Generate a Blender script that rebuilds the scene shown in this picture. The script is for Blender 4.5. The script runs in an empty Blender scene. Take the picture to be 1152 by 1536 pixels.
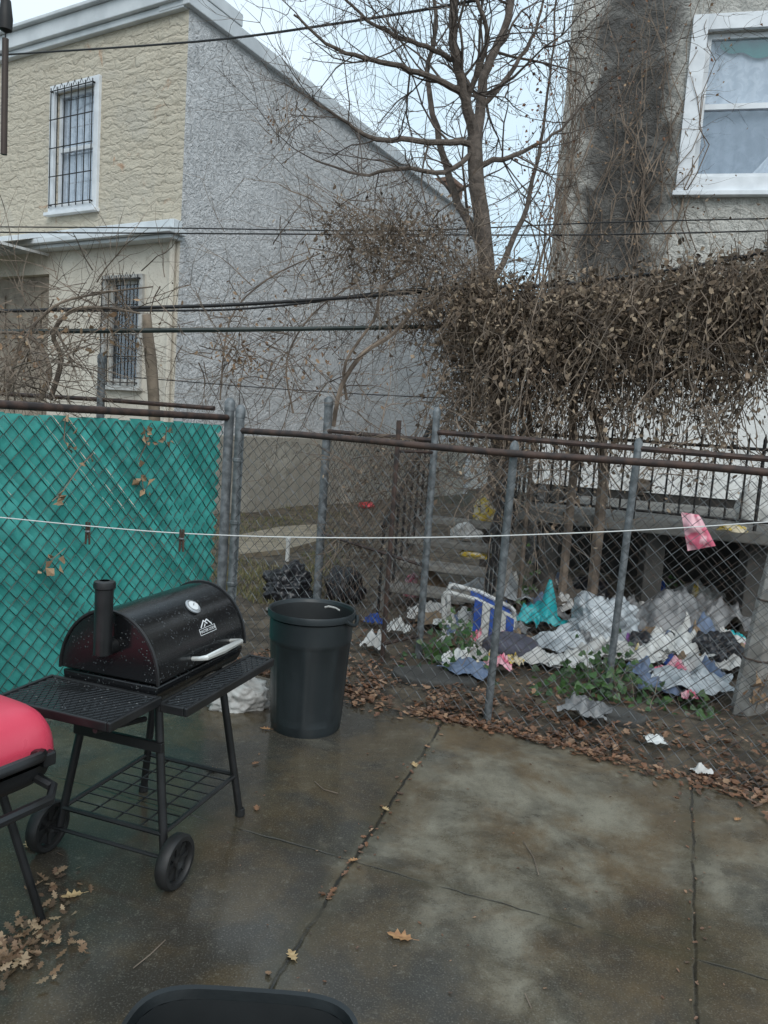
import bpy, bmesh, math, random
from mathutils import Vector as V, Matrix, noise
col = bpy.context.scene.collection
rad = math.radians
# ---------------------------------------------------------------- camera model
H = 1.58; FP = 1154.0; PT = rad(6.4); RL = rad(4.0)
cF = V((0, math.cos(PT), -math.sin(PT))); R0 = V((1,0,0)); U0 = V((0, math.sin(PT), math.cos(PT)))
cR = R0*math.cos(RL)+U0*math.sin(RL); cU = -R0*math.sin(RL)+U0*math.cos(RL)
CAM = V((0,0,H))
def ray(px,py): return cF + cR*((px-576)/FP) - cU*((py-768)/FP)
def G(px,py,z=0.0):
    d = ray(px,py); return CAM + d*((z-H)/d.z)
def D(px,py,Y):
    d = ray(px,py); return CAM + d*(Y/d.y)
cam = bpy.data.cameras.new('camera'); co = bpy.data.objects.new('camera', cam); col.objects.link(co)
m3 = Matrix((cR,cU,-cF)).transposed(); co.matrix_world = Matrix.Translation(CAM) @ m3.to_4x4()
cam.sensor_fit = 'VERTICAL'; cam.sensor_height = 36; cam.lens = 36*FP/1536; cam.clip_end = 2000; cam.clip_start = .05
bpy.context.scene.camera = co
# ---------------------------------------------------------------- mesh helper
BASE = {}
class MB:
    def __init__(s, M=None): s.v=[]; s.f=[]; s.M=M
    def add(s, vs, fs):
        o=len(s.v)
        if s.M is not None: s.v += [s.M @ V(v) for v in vs]
        else: s.v += [V(v) for v in vs]
        s.f += [[i+o for i in f] for f in fs]
    def box(s, c, d, R=None):
        c=V(c); vs=[]
        for x in (-.5,.5):
            for y in (-.5,.5):
                for z in (-.5,.5):
                    p=V((x*d[0],y*d[1],z*d[2]))
                    if R is not None: p=R@p
                    vs.append(c+p)
        s.add(vs, [(0,1,3,2),(4,6,7,5),(0,4,5,1),(2,3,7,6),(0,2,6,4),(1,5,7,3)])
    def span(s, a, b): # box by min and max corners
        a=V(a); b=V(b); s.box((a+b)/2, b-a)
    def tube(s, pts, r, n=6, cap=True):
        pts=[V(p) for p in pts]; k=len(pts)
        rs=[r]*k if not hasattr(r,'__len__') else r
        t0=(pts[1]-pts[0]).normalized()
        up=V((0,0,1)) if abs(t0.z)<.9 else V((1,0,0))
        a=t0.cross(up).normalized(); vs=[]
        for i in range(k):
            if i==0: t=t0
            elif i==k-1: t=(pts[i]-pts[i-1])
            else: t=(pts[i+1]-pts[i-1])
            if t.length<1e-9: t=t0
            t=t.normalized(); a=(a-t*a.dot(t))
            if a.length<1e-6: a=t.orthogonal()
            a=a.normalized(); b=t.cross(a)
            for j in range(n):
                w=2*math.pi*j/n
                vs.append(pts[i]+(a*math.cos(w)+b*math.sin(w))*rs[i])
        fs=[]
        for i in range(k-1):
            for j in range(n):
                fs.append((i*n+j,i*n+(j+1)%n,(i+1)*n+(j+1)%n,(i+1)*n+j))
        if cap:
            fs.append(list(range(n))[::-1]); fs.append([(k-1)*n+j for j in range(n)])
        s.add(vs,fs)
    def lathe(s, prof, n=32, o=(0,0,0), mod=None, closed=False):
        o=V(o); vs=[]; fs=[]; k=len(prof)
        for i,(r,z) in enumerate(prof):
            for j in range(n):
                w=2*math.pi*j/n; rr=r*(mod(i,w) if mod else 1)
                vs.append(o+V((rr*math.cos(w),rr*math.sin(w),z)))
        for i in range(k-1):
            for j in range(n): fs.append((i*n+j,i*n+(j+1)%n,(i+1)*n+(j+1)%n,(i+1)*n+j))
        if closed:
            fs.append(list(range(n))[::-1]); fs.append([(k-1)*n+j for j in range(n)])
        s.add(vs,fs)
    def grid(s, nx, ny, fn):
        vs=[fn(i/nx,j/ny) for j in range(ny+1) for i in range(nx+1)]
        fs=[(j*(nx+1)+i,j*(nx+1)+i+1,(j+1)*(nx+1)+i+1,(j+1)*(nx+1)+i) for j in range(ny) for i in range(nx)]
        s.add(vs,fs)
    def poly(s, pts, z0, z1): # prism over xy polygon
        n=len(pts); vs=[(p[0],p[1],z0) for p in pts]+[(p[0],p[1],z1) for p in pts]
        fs=[list(range(n))[::-1], list(range(n,2*n))]+[(i,(i+1)%n,n+(i+1)%n,n+i) for i in range(n)]
        s.add(vs,fs)
    def mesh(s, name, base):
        me=bpy.data.meshes.new(name)
        me.from_pydata([tuple(v-base) for v in s.v],[],s.f); me.update(); return me
def finish(o, mat, smooth, bevel, angle=40):
    o.data.materials.append(mat)
    if smooth:
        o.data.polygons.foreach_set('use_smooth',[True]*len(o.data.polygons))
        if smooth!='all':
            try: o.data.set_sharp_from_angle(angle=rad(angle))
            except Exception: pass
    if bevel:
        b=o.modifiers.new('bevel','BEVEL'); b.width=bevel; b.segments=2; b.limit_method='ANGLE'
def thing(name,label,cat,loc,group=None,kind=None):
    o=bpy.data.objects.new(name,None); col.objects.link(o); o.location=loc; o.empty_display_size=.1
    o['label']=label; o['category']=cat
    if group: o['group']=group
    if kind: o['kind']=kind
    BASE[o.name]=V(loc); return o
def part(name,mb,mat,parent,smooth=False,bevel=0,label=None,kind=None):
    b=BASE[parent.name]; o=bpy.data.objects.new(name,mb.mesh(name,b)); col.objects.link(o); o.parent=parent
    BASE[o.name]=b; finish(o,mat,smooth,bevel)
    if label: o['label']=label
    if kind: o['kind']=kind
    return o
def single(name,mb,mat,label,cat,group=None,kind=None,smooth=False,bevel=0):
    xs=[v.x for v in mb.v]; ys=[v.y for v in mb.v]; zs=[v.z for v in mb.v]
    b=V(((min(xs)+max(xs))/2,(min(ys)+max(ys))/2,min(zs)))
    o=bpy.data.objects.new(name,mb.mesh(name,b)); col.objects.link(o); o.location=b; BASE[o.name]=b
    finish(o,mat,smooth,bevel)
    if label: o['label']=label
    if cat: o['category']=cat
    if group: o['group']=group
    if kind: o['kind']=kind
    return o
def rv(r): return V((r.uniform(-1,1),r.uniform(-1,1),r.uniform(-1,1)))
def frame(O,u): # facade frame: local (s, out, z)
    u=V((u[0],u[1],0)).normalized(); n=V((u.y,-u.x,0))
    return Matrix(((u.x,n.x,0,O[0]),(u.y,n.y,0,O[1]),(0,0,1,0),(0,0,0,1)))
def onf(Fm,px,py):
    O=Fm.translation; n=V((Fm[0][1],Fm[1][1],0)); d=ray(px,py); t=(O-CAM).dot(n)/d.dot(n)
    q=Fm.inverted()@(CAM+d*t); return q.x,q.z
uL=(.864,-.504); uR=(.97,-.243)
CR_=V((1.79,9.588,0)); FR=frame(CR_,uR)
# ---------------------------------------------------------------- materials
def N(nt,t,ins=None,**props):
    n=nt.nodes.new(t)
    for k,v in props.items(): setattr(n,k,v)
    for k,v in (ins or {}).items():
        if isinstance(v,bpy.types.NodeSocket): nt.links.new(v,n.inputs[k])
        else: n.inputs[k].default_value=v
    return n
def c4(c): return (c[0],c[1],c[2],1)
def mth(nt,op,a,b=0.0,clamp=False):
    n=N(nt,'ShaderNodeMath',{0:a,1:b},operation=op); n.use_clamp=clamp; return n.outputs[0]
def mix(nt,f,a,b):
    n=N(nt,'ShaderNodeMix',data_type='RGBA')
    for k,v in ((0,f),(6,a),(7,b)):
        if isinstance(v,bpy.types.NodeSocket): nt.links.new(v,n.inputs[k])
        else: n.inputs[k].default_value = v if k==0 else c4(v)
    return n.outputs[2]
def sstep(nt,x,a,b):
    n=N(nt,'ShaderNodeMapRange',{0:x,1:a,2:b,3:0.0,4:1.0},interpolation_type='SMOOTHSTEP'); return n.outputs[0]
def nz(nt,vec,scale,detail=4,dist=0.0,rough=.55):
    return N(nt,'ShaderNodeTexNoise',{'Vector':vec,'Scale':scale,'Detail':detail,'Distortion':dist,'Roughness':rough}).outputs[0]
def start(name):
    m=bpy.data.materials.new(name); m.use_nodes=True; nt=m.node_tree; b=nt.nodes['Principled BSDF']
    g=nt.nodes.new('ShaderNodeNewGeometry'); return m,nt,b,g
def bump(nt,b,h,st,dist=.01):
    n=N(nt,'ShaderNodeBump',{'Strength':st,'Distance':dist,'Height':h}); nt.links.new(n.outputs[0],b.inputs['Normal'])
def sset(nt,b,k,v):
    if isinstance(v,bpy.types.NodeSocket): nt.links.new(v,b.inputs[k])
    else: b.inputs[k].default_value=v
def mat(name,c1,c2=None,scale=4,rough=.7,rough2=None,metal=0,bmp=0,bscale=60,bdist=.004,dist=0,island=0,spec=None,lo=.35,hi=.65):
    m,nt,b,g=start(name); P=g.outputs['Position']; c2=c2 or c1
    n=nz(nt,P,scale,5,dist); f=sstep(nt,n,lo,hi)
    c=mix(nt,f,c1,c2)
    if island:
        r=g.outputs['Random Per Island']; k=mth(nt,'ADD',mth(nt,'MULTIPLY',r,island*2),1-island)
        vm=N(nt,'ShaderNodeVectorMath',operation='SCALE'); nt.links.new(c,vm.inputs[0]); nt.links.new(k,vm.inputs['Scale']); c=vm.outputs[0]
    nt.links.new(c,b.inputs['Base Color'])
    if rough2 is not None: sset(nt,b,'Roughness',mth(nt,'ADD',mth(nt,'MULTIPLY',f,rough2-rough),rough))
    else: b.inputs['Roughness'].default_value=rough
    b.inputs['Metallic'].default_value=metal
    if spec is not None: b.inputs['Specular IOR Level'].default_value=spec
    if bmp: bump(nt,b,nz(nt,P,bscale,4),bmp,bdist)
    return m
def leafmat(name,cols,rough=.7,trans=0):
    m,nt,b,g=start(name); r=nt.nodes.new('ShaderNodeValToRGB'); nt.links.new(g.outputs['Random Per Island'],r.inputs[0])
    e=r.color_ramp.elements; e[0].color=c4(cols[0]); e[1].color=c4(cols[-1])
    for i,c in enumerate(cols[1:-1]): q=e.new((i+1)/(len(cols)-1)); q.color=c4(c)
    nt.links.new(r.outputs[0],b.inputs['Base Color']); b.inputs['Roughness'].default_value=rough; return m
# --- patio concrete
JA=(G(660,1090),G(410,1475)); JB=(G(365,1245),G(1152,1470)); JC=(G(1037,1170),G(1045,1536))
def patio_mat():
    m,nt,b,g=start('wet_concrete'); P=g.outputs['Position']
    sp=N(nt,'ShaderNodeSeparateXYZ',{0:P}); X,Y=sp.outputs[0],sp.outputs[1]
    wob=mth(nt,'MULTIPLY',mth(nt,'SUBTRACT',nz(nt,P,7,4),.5),.035)
    def line(a,b_):
        d=(b_-a); n=V((d.y,-d.x,0)).normalized(); c=n.dot(a)
        return mth(nt,'ADD',mth(nt,'SUBTRACT',mth(nt,'ADD',mth(nt,'MULTIPLY',X,n.x),mth(nt,'MULTIPLY',Y,n.y)),c),wob)
    la=line(*JA); lb=line(*JB); lc=line(*JC)
    def near(l,w0,w1):
        return mth(nt,'SUBTRACT',1.0,sstep(nt,mth(nt,'ABSOLUTE',l),w0,w1))
    brk=sstep(nt,nz(nt,P,5,4),.36,.55)
    j=mth(nt,'MAXIMUM',mth(nt,'MAXIMUM',mth(nt,'MULTIPLY',near(la,.002,.011),mth(nt,'ADD',.35,mth(nt,'MULTIPLY',brk,.65))),mth(nt,'MULTIPLY',near(lb,.001,.007),mth(nt,'MULTIPLY',brk,.8))),mth(nt,'MULTIPLY',near(lc,.002,.009),mth(nt,'ADD',.3,mth(nt,'MULTIPLY',brk,.6))))
    halo=mth(nt,'MAXIMUM',mth(nt,'MAXIMUM',near(la,.0,.10),near(lb,.0,.06)),near(lc,.0,.09))
    big=nz(nt,P,.9,6,.3,.62); med=nz(nt,P,3.2,7,.3,.68); fine=nz(nt,P,170,3); mid=nz(nt,P,30,6,.2,.7)
    d=(JA[1]-JA[0]); n=V((d.y,-d.x,0)).normalized(); test=n.dot(V((-1,3,0))-JA[0]); sg=1 if test>0 else -1
    side=sstep(nt,mth(nt,'MULTIPLY',la,sg),-.02,.08)
    front=sstep(nt,Y,3.1,1.9)
    w=mth(nt,'ADD',mth(nt,'ADD',mth(nt,'MULTIPLY',side,.15),mth(nt,'MULTIPLY',front,.13)),mth(nt,'ADD',mth(nt,'MULTIPLY',big,.5),mth(nt,'MULTIPLY',med,.5)))
    wet=sstep(nt,w,.42,.66)
    dry=mix(nt,sstep(nt,med,.30,.70),(.235,.212,.160),(.165,.150,.112))
    dry=mix(nt,mth(nt,'MULTIPLY',sstep(nt,nz(nt,P,1.5,7,.4,.66),.42,.60),.92),dry,(.118,.078,.038))
    wetc=mix(nt,sstep(nt,nz(nt,P,2.1,6,.3,.65),.40,.62),(.040,.038,.034),(.080,.060,.036))
    c=mix(nt,mth(nt,'MULTIPLY',wet,.90),dry,wetc)
    c=mix(nt,mth(nt,'MULTIPLY',sstep(nt,fine,.54,.72),.40),c,(.26,.24,.21))
    c=mix(nt,mth(nt,'MULTIPLY',sstep(nt,fine,.46,.32),.45),c,(.03,.03,.027))
    c=mix(nt,mth(nt,'MULTIPLY',sstep(nt,mid,.5,.75),.45),c,(.045,.040,.030))
    c=mix(nt,mth(nt,'MULTIPLY',sstep(nt,mid,.45,.28),.30),c,(.25,.235,.195))
    c=mix(nt,mth(nt,'MULTIPLY',halo,mth(nt,'MULTIPLY',med,.7)),c,(.055,.05,.03))
    c=mix(nt,j,c,(.018,.016,.012))
    nt.links.new(c,b.inputs['Base Color'])
    sset(nt,b,'Roughness',mth(nt,'SUBTRACT',.52,mth(nt,'MULTIPLY',sstep(nt,w,.42,.64),.40)))
    h=mth(nt,'SUBTRACT',mth(nt,'ADD',mth(nt,'MULTIPLY',fine,.25),mth(nt,'MULTIPLY',mid,.45)),mth(nt,'MULTIPLY',j,2.0))
    bump(nt,b,h,.35,.0025); return m
def wall_s(nt,P,u):
    return N(nt,'ShaderNodeVectorMath',{0:P,1:(u[0],u[1],0)},operation='DOT_PRODUCT').outputs['Value']
def stucco(name,c1,c2,stain_hollow,u=None,dark=None,scale=9,bst=.9,bd=.05,drip=.5):
    m,nt,b,g=start(name); P=g.outputs['Position']
    n1=nz(nt,P,scale,6,1.6,.6); n2=nz(nt,P,.7,5,.5); n3=nz(nt,P,3,5,.8); fine=nz(nt,P,45,3)
    c=mix(nt,sstep(nt,n2,.38,.62),c1,c2)
    c=mix(nt,mth(nt,'MULTIPLY',sstep(nt,n3,.52,.74),.45),c,stain_hollow)
    c=mix(nt,mth(nt,'MULTIPLY',sstep(nt,n1,.47,.34),.6),c,stain_hollow)  # low spots of the bump noise take the same darker colour
    sc=N(nt,'ShaderNodeMapping',{'Vector':P,'Scale':(3.0,3.0,.22)}).outputs[0]
    c=mix(nt,mth(nt,'MULTIPLY',sstep(nt,nz(nt,sc,1.0,5),.56,.75),drip),c,stain_hollow)
    if dark:
        s=wall_s(nt,P,u); sw=mth(nt,'ADD',s,mth(nt,'MULTIPLY',mth(nt,'SUBTRACT',nz(nt,P,2.0,6,.5),.5),.9))
        k=mth(nt,'MULTIPLY',sstep(nt,sw,dark[0]-.12,dark[0]+.12),sstep(nt,sw,dark[1]+.14,dark[1]-.14))
        k=mth(nt,'MULTIPLY',k,mth(nt,'ADD',.55,mth(nt,'MULTIPLY',n3,.8)),clamp=True)
        c=mix(nt,k,c,dark[2])
    nt.links.new(c,b.inputs['Base Color']); b.inputs['Roughness'].default_value=.9
    bump(nt,b,mth(nt,'ADD',n1,mth(nt,'MULTIPLY',fine,.25)),bst,bd); return m
def formstone(name,u):
    m,nt,b,g=start(name); P=g.outputs['Position']; s=wall_s(nt,P,u); z=N(nt,'ShaderNodeSeparateXYZ',{0:P}).outputs[2]
    nn=N(nt,'ShaderNodeTexNoise',{'Vector':P,'Scale':5.0,'Detail':5.0})
    cv=N(nt,'ShaderNodeCombineXYZ',{0:s,1:z,2:0.0}).outputs[0]
    off=N(nt,'ShaderNodeVectorMath',{0:nn.outputs['Color'],1:(.5,.5,.5)},operation='SUBTRACT').outputs[0]
    off=N(nt,'ShaderNodeVectorMath',{0:off,'Scale':.26},operation='SCALE').outputs[0]
    cv=N(nt,'ShaderNodeVectorMath',{0:cv,1:off},operation='ADD').outputs[0]
    br=N(nt,'ShaderNodeTexBrick',{'Vector':cv,'Color1':(.565,.510,.41,1),'Color2':(.525,.47,.375,1),'Mortar':(.50,.445,.355,1),'Scale':1.0,'Mortar Size':.03,'Mortar Smooth':1.0,'Brick Width':.46,'Row Height':.135})
    n2=nz(nt,P,1.2,5,.6)
    st=N(nt,'ShaderNodeMapping',{'Vector':P,'Scale':(3.5,3.5,9.0)}).outputs[0]; rip=nz(nt,st,1.0,6,1.2,.6)
    c=mix(nt,mth(nt,'MULTIPLY',sstep(nt,n2,.5,.7),.5),br.outputs[0],(.47,.44,.38))
    c=mix(nt,mth(nt,'MULTIPLY',sstep(nt,rip,.46,.34),.45),c,(.33,.285,.215))
    c=mix(nt,mth(nt,'MULTIPLY',sstep(nt,nz(nt,P,2.6,5,.8),.64,.74),.65),c,(.42,.22,.12))
    nt.links.new(c,b.inputs['Base Color']); b.inputs['Roughness'].default_value=.9
    h=mth(nt,'SUBTRACT',mth(nt,'ADD',mth(nt,'MULTIPLY',rip,1.2),mth(nt,'MULTIPLY',nz(nt,P,24,4),.3)),mth(nt,'MULTIPLY',br.outputs[1],.22)); bump(nt,b,h,.8,.05); return m
M={}
M['patio']=patio_mat()
M['soil']=mat('damp_soil',(.050,.039,.028),(.125,.097,.067),6,.95,bmp=.8,bscale=40,bdist=.02,dist=.6)
M['path']=mat('sandy_worn_path',(.30,.25,.18),(.20,.165,.12),6,.95,bmp=.5,bscale=30,bdist=.01)
M['ground']=mat('bare_ground',(.05,.045,.03),(.09,.08,.055),.8,.95,bmp=.4,bscale=9,bdist=.03)
M['litter']=leafmat('fallen_leaf_litter',[(.05,.028,.017),(.14,.066,.036),(.21,.10,.052),(.08,.050,.034),(.16,.078,.042),(.31,.19,.115),(.06,.036,.024),(.23,.125,.07)],.5)
M['leaf_tan']=mat('dry_tan_leaf',(.42,.23,.10),(.30,.15,.07),60,.6)
M['leaf_brown']=mat('dry_brown_leaf',(.17,.08,.04),(.24,.12,.06),60,.6)
M['leaf_pale']=mat('dry_pale_leaf',(.52,.38,.20),(.38,.25,.12),60,.6)
M['vine_leaf']=leafmat('withered_vine_leaf',[(.045,.033,.024),(.135,.098,.067),(.25,.18,.125),(.085,.063,.046),(.18,.13,.088),(.36,.275,.19),(.105,.08,.058)],.85)
M['vine_tan']=leafmat('tan_vine_leaf',[(.25,.15,.09),(.36,.24,.14),(.17,.10,.06),(.42,.30,.19)],.8)
M['red_leaf']=leafmat('russet_clinging_leaf',[(.20,.085,.045),(.28,.14,.08),(.13,.065,.04)],.8)
M['bark']=mat('grey_brown_bark',(.080,.064,.053),(.15,.12,.10),9,.9,bmp=.9,bscale=26,bdist=.02,dist=1)
M['twig']=mat('thin_twig',(.080,.064,.055),(.14,.112,.093),3,.9)
M['vine_stem']=mat('woody_vine_stem',(.10,.077,.06),(.24,.185,.14),5,.9)
M['ivy']=leafmat('green_ivy_leaf',[(.018,.045,.012),(.035,.085,.022),(.06,.12,.03),(.028,.06,.02)],.4)
M['grass']=leafmat('thin_winter_grass',[(.09,.10,.035),(.16,.15,.06),(.23,.195,.11),(.08,.09,.03)],.8)
M['grey_stucco']=stucco('grey_trowelled_stucco',(.72,.725,.73),(.64,.645,.65),(.38,.38,.38),scale=9,bst=1.0,bd=.085,drip=.28)
M['foundation']=stucco('stained_base_render',(.42,.39,.335),(.32,.295,.25),(.18,.16,.13),scale=6,bst=.5)
M['formstone']=formstone('beige_rough_stone_facing',uL)
M['cream']=stucco('cream_render',(.64,.595,.51),(.56,.51,.435),(.42,.37,.30),scale=14,bst=.25)
s0R=CR_.dot(V((uR[0],uR[1],0)))
M['dark_stucco']=stucco('weathered_grey_stucco',(.60,.585,.54),(.50,.485,.445),(.29,.285,.265),u=uR,dark=(s0R+onf(FR,884,200)[0],s0R+onf(FR,1000,200)[0],(.10,.095,.089)),scale=8,bst=1.0,bd=.07,drip=.35)
M['white_wall']=stucco('white_painted_wall',(.80,.80,.78),(.72,.72,.70),(.49,.48,.45),scale=10,bst=.3)
M['shade_base']=mat('crawl_space_painted_shade',(.022,.021,.019),(.04,.038,.034),4,.95,bmp=.4,bscale=20)  # near-black colour stands in for the shade under the porch
M['white_trim']=mat('white_painted_trim',(.76,.79,.82),(.66,.69,.72),5,.5,bmp=.05)
M['worn_trim']=mat('worn_grey_window_trim',(.50,.50,.48),(.34,.33,.31),9,.7,bmp=.1)
M['grey_trim']=mat('grey_white_metal_coping',(.66,.69,.71),(.54,.57,.59),2,.5)
M['awning']=mat('pale_awning_metal',(.62,.63,.63),(.42,.42,.41),6,.5)
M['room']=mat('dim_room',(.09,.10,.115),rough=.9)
M['curtain']=mat('pale_curtain',(.66,.69,.72),(.54,.58,.62),9,.9,dist=1.0,lo=.42,hi=.58)
M['curtain_low']=mat('blue_grey_net_curtain',(.34,.385,.44),(.26,.30,.35),6,.9,dist=1.0)
M['teal_cloth']=mat('dark_teal_cloth',(.012,.15,.12),(.02,.20,.165),8,.9)
M['door']=mat('pale_weathered_door',(.33,.28,.22),(.22,.18,.14),5,.7)
M['brick']=mat('dull_red_brick',(.24,.14,.10),(.17,.11,.08),8,.9,bmp=.5,bscale=30)
def glass():
    m=bpy.data.materials.new('window_glass'); m.use_nodes=True; nt=m.node_tree; nt.nodes.remove(nt.nodes['Principled BSDF'])
    t=N(nt,'ShaderNodeBsdfTransparent',{'Color':(.85,.88,.92,1)}); g=N(nt,'ShaderNodeBsdfGlossy',{'Roughness':.03,'Color':(.9,.95,1,1)})
    x=N(nt,'ShaderNodeMixShader',{0:.16,1:t.outputs[0],2:g.outputs[0]}); nt.links.new(x.outputs[0],nt.nodes['Material Output'].inputs[0]); return m
M['glass']=glass()
M['iron']=mat('black_iron',(.010,.010,.011),(.02,.018,.017),12,.55,spec=.4)
M['galv']=mat('galvanised_pipe',(.20,.215,.225),(.10,.11,.115),22,.55,metal=.3,bmp=.2,bscale=80)
M['galv_wire']=mat('galvanised_wire',(.15,.16,.165),(.08,.08,.08),10,.5,metal=.4)
M['rust']=mat('rusty_pipe',(.085,.05,.038),(.035,.026,.024),16,.6,metal=.2,bmp=.2)
M['rust_wire']=mat('rusty_wire',(.06,.05,.045),(.09,.06,.045),10,.7)
M['slat_wire']=mat('dull_grey_green_wire',(.022,.07,.063),(.045,.07,.06),10,.6)
M['slat']=mat('teal_plastic_slat',(.042,.315,.275),(.07,.375,.335),5,.42,island=.22)
M['wood_old']=mat('weathered_grey_wood',(.22,.20,.18),(.13,.12,.105),10,.85,bmp=.5,bscale=40)
M['wood_pale']=mat('pale_grey_weathered_timber',(.36,.345,.32),(.22,.205,.185),10,.85,bmp=.6,bscale=40)
M['concrete']=mat('old_concrete',(.19,.185,.17),(.115,.11,.10),3,.9,bmp=.4,bscale=30)
M['step_stone']=mat('worn_step_concrete',(.24,.225,.20),(.15,.14,.125),5,.9,bmp=.4,bscale=30)
M['pier']=mat('dark_pier_concrete',(.075,.071,.065),(.045,.042,.038),4,.9,bmp=.4,bscale=30)  # dark concrete colour for the piers and paving stones
def enamel(name,c,r0,dens=95.0):
    m,nt,b,g=start(name); P=g.outputs['Position']
    v=N(nt,'ShaderNodeTexVoronoi',{'Vector':P,'Scale':dens},feature='F1').outputs['Distance']
    drop=sstep(nt,v,.32,.12); k=mth(nt,'MULTIPLY',drop,sstep(nt,nz(nt,P,16,3),.47,.6))
    nt.links.new(mix(nt,mth(nt,'MULTIPLY',k,.30),c,(.26,.28,.29)),b.inputs['Base Color'])
    sset(nt,b,'Roughness',mth(nt,'ADD',r0,mth(nt,'MULTIPLY',nz(nt,P,9,4),.20)))
    bump(nt,b,k,.6,.004); return m
M['enamel']=enamel('wet_black_enamel',(.009,.0095,.0105),.10)
M['wet_plate']=enamel('wet_black_shelf_plate',(.018,.019,.020),.04,60.0)
M['black']=mat('black_painted_steel',(.010,.0105,.011),(.017,.017,.018),10,.32,rough2=.45)
M['tyre']=mat('black_wheel_plastic',(.012,.012,.012),(.02,.02,.02),10,.55)
M['chrome']=mat('polished_handle',(.78,.78,.75),rough=.25,metal=.5)
M['logo']=mat('white_print',(.75,.76,.76),rough=.5)
M['can']=mat('dark_slate_plastic',(.016,.021,.0235),(.024,.030,.033),5,.36,bmp=.12,bscale=18,bdist=.01)
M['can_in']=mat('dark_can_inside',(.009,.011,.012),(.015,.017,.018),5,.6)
M['bin_black']=mat('black_bin_plastic',(.008,.010,.011),(.013,.016,.017),5,.3,bmp=.1,bscale=18,bdist=.01)
M['red']=mat('faded_red_enamel_lid',(.74,.075,.125),(.68,.055,.10),4,.24,rough2=.36,bmp=.06,bscale=90)
M['greyplate']=mat('grey_vent_plate',(.42,.43,.44),rough=.4,metal=.5)
M['cable']=mat('black_cable',(.012,.012,.013),rough=.6)
M['cable_green']=mat('dark_green_cable',(.016,.026,.024),(.03,.04,.036),3,.5)
M['line']=mat('white_cord',(.62,.62,.60),rough=.8)
M['peg']=mat('dark_wooden_peg',(.05,.032,.022),(.08,.05,.035),20,.8)
M['bag_black']=mat('black_bin_bag',(.010,.010,.012),(.02,.02,.024),8,.28,bmp=.5,bscale=18,bdist=.02)
M['bag_white']=mat('cloudy_white_plastic',(.54,.57,.59),(.30,.33,.35),7,.35,bmp=.6,bscale=14,bdist=.03,dist=.8)
M['bag_grey']=mat('grey_tarpaulin',(.24,.24,.24),(.10,.10,.102),5,.4,bmp=.6,bscale=14,bdist=.03)
M['teal']=mat('bright_teal_plastic',(.015,.40,.42),(.015,.30,.33),7,.4,bmp=.4,bscale=16,bdist=.02)
M['pink']=mat('pink_printed_plastic',(.62,.13,.20),(.68,.38,.42),9,.4,dist=1,lo=.42,hi=.5)
M['blue']=mat('blue_fabric',(.03,.09,.36),(.02,.06,.26),7,.8)
M['white']=mat('dirty_white_plastic',(.68,.68,.66),(.48,.47,.44),9,.5)
M['cushion']=mat('grey_purple_cushion',(.095,.095,.125),(.06,.06,.08),7,.9,bmp=.3,bscale=30)
M['yellow']=mat('yellow_packet',(.55,.38,.04),(.58,.50,.35),16,.5,lo=.45,hi=.52)
M['cardboard']=mat('wet_cardboard',(.24,.17,.11),(.16,.11,.07),7,.85)
M['paper']=mat('crumpled_pale_paper',(.56,.55,.53),(.36,.35,.33),8,.8,bmp=.4,bscale=18,bdist=.02)
M['red_plastic']=mat('red_plastic',(.55,.03,.04),rough=.4)
M['purple']=mat('purple_scrap',(.16,.05,.22),(.25,.1,.3),9,.6)
M['denim']=mat('faded_denim_cloth',(.10,.14,.22),(.16,.20,.28),14,.9)
M['orange']=mat('orange_plastic',(.50,.16,.03),(.3,.1,.03),9,.6)
M['chime']=mat('dark_stained_bamboo',(.035,.020,.014),(.06,.035,.024),8,.5)
M['cloth_grey']=mat('grey_brown_cloth',(.13,.11,.09),(.08,.068,.057),14,.95,bmp=.4,bscale=30)
# ---------------------------------------------------------------- fence axis
fd=V((.9,-.436,0)).normalized(); nd=V((fd.y,-fd.x,0)); L0=G(727,1080)-fd*1.80
L0.z=0
def FP_(s,t,z=0): return L0+fd*s+nd*t+V((0,0,z))
# ---------------------------------------------------------------- setting
def struct(name,mb,m,label=None,cat=None,smooth=False): 
    return single(name,mb,m,label,cat,kind='structure',smooth=smooth)
g=MB(); g.add([(-300,-300,-.10),(300,-300,-.10),(300,600,-.10),(-300,600,-.10)],[(0,1,2,3)]); struct('ground',g,M['ground'],'bare brown ground stretching away behind the yards','ground')
p=MB(); e=[FP_(-.06,.16),FP_(1.5,.16),FP_(2.2,.10),FP_(7,.06),FP_(7,9),FP_(-.06,9)]; p.poly([(q.x,q.y) for q in e],-.09,0); struct('patio',p,M['patio'],'wet cracked concrete patio in the foreground','patio')
sb=MB()
def soilz(x,y): return -.035+.05*noise.noise(V((x*1.7,y*1.7,0)))+.022*noise.noise(V((x*6,y*6,3)))
def soilf(u,v):
    q=FP_(-6+14*u,.20-12*v); return V((q.x,q.y,soilz(q.x,q.y)-(.0 if 0<v<1 else .08)))
sb.grid(150,130,soilf); struct('soil',sb,M['soil'],'dark damp soil of the littered back yards','soil',smooth=True)
pth=MB(); qs=[G(x,y) for x,y in ((350,806),(420,792),(478,788),(482,812),(430,826),(360,834))]; pth.poly([(q.x,q.y) for q in qs],-.09,.022); struct('path',pth,M['path'],'sandy worn path crossing the grass behind the fence','path')
rg=random.Random(5); gb=MB()
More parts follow.
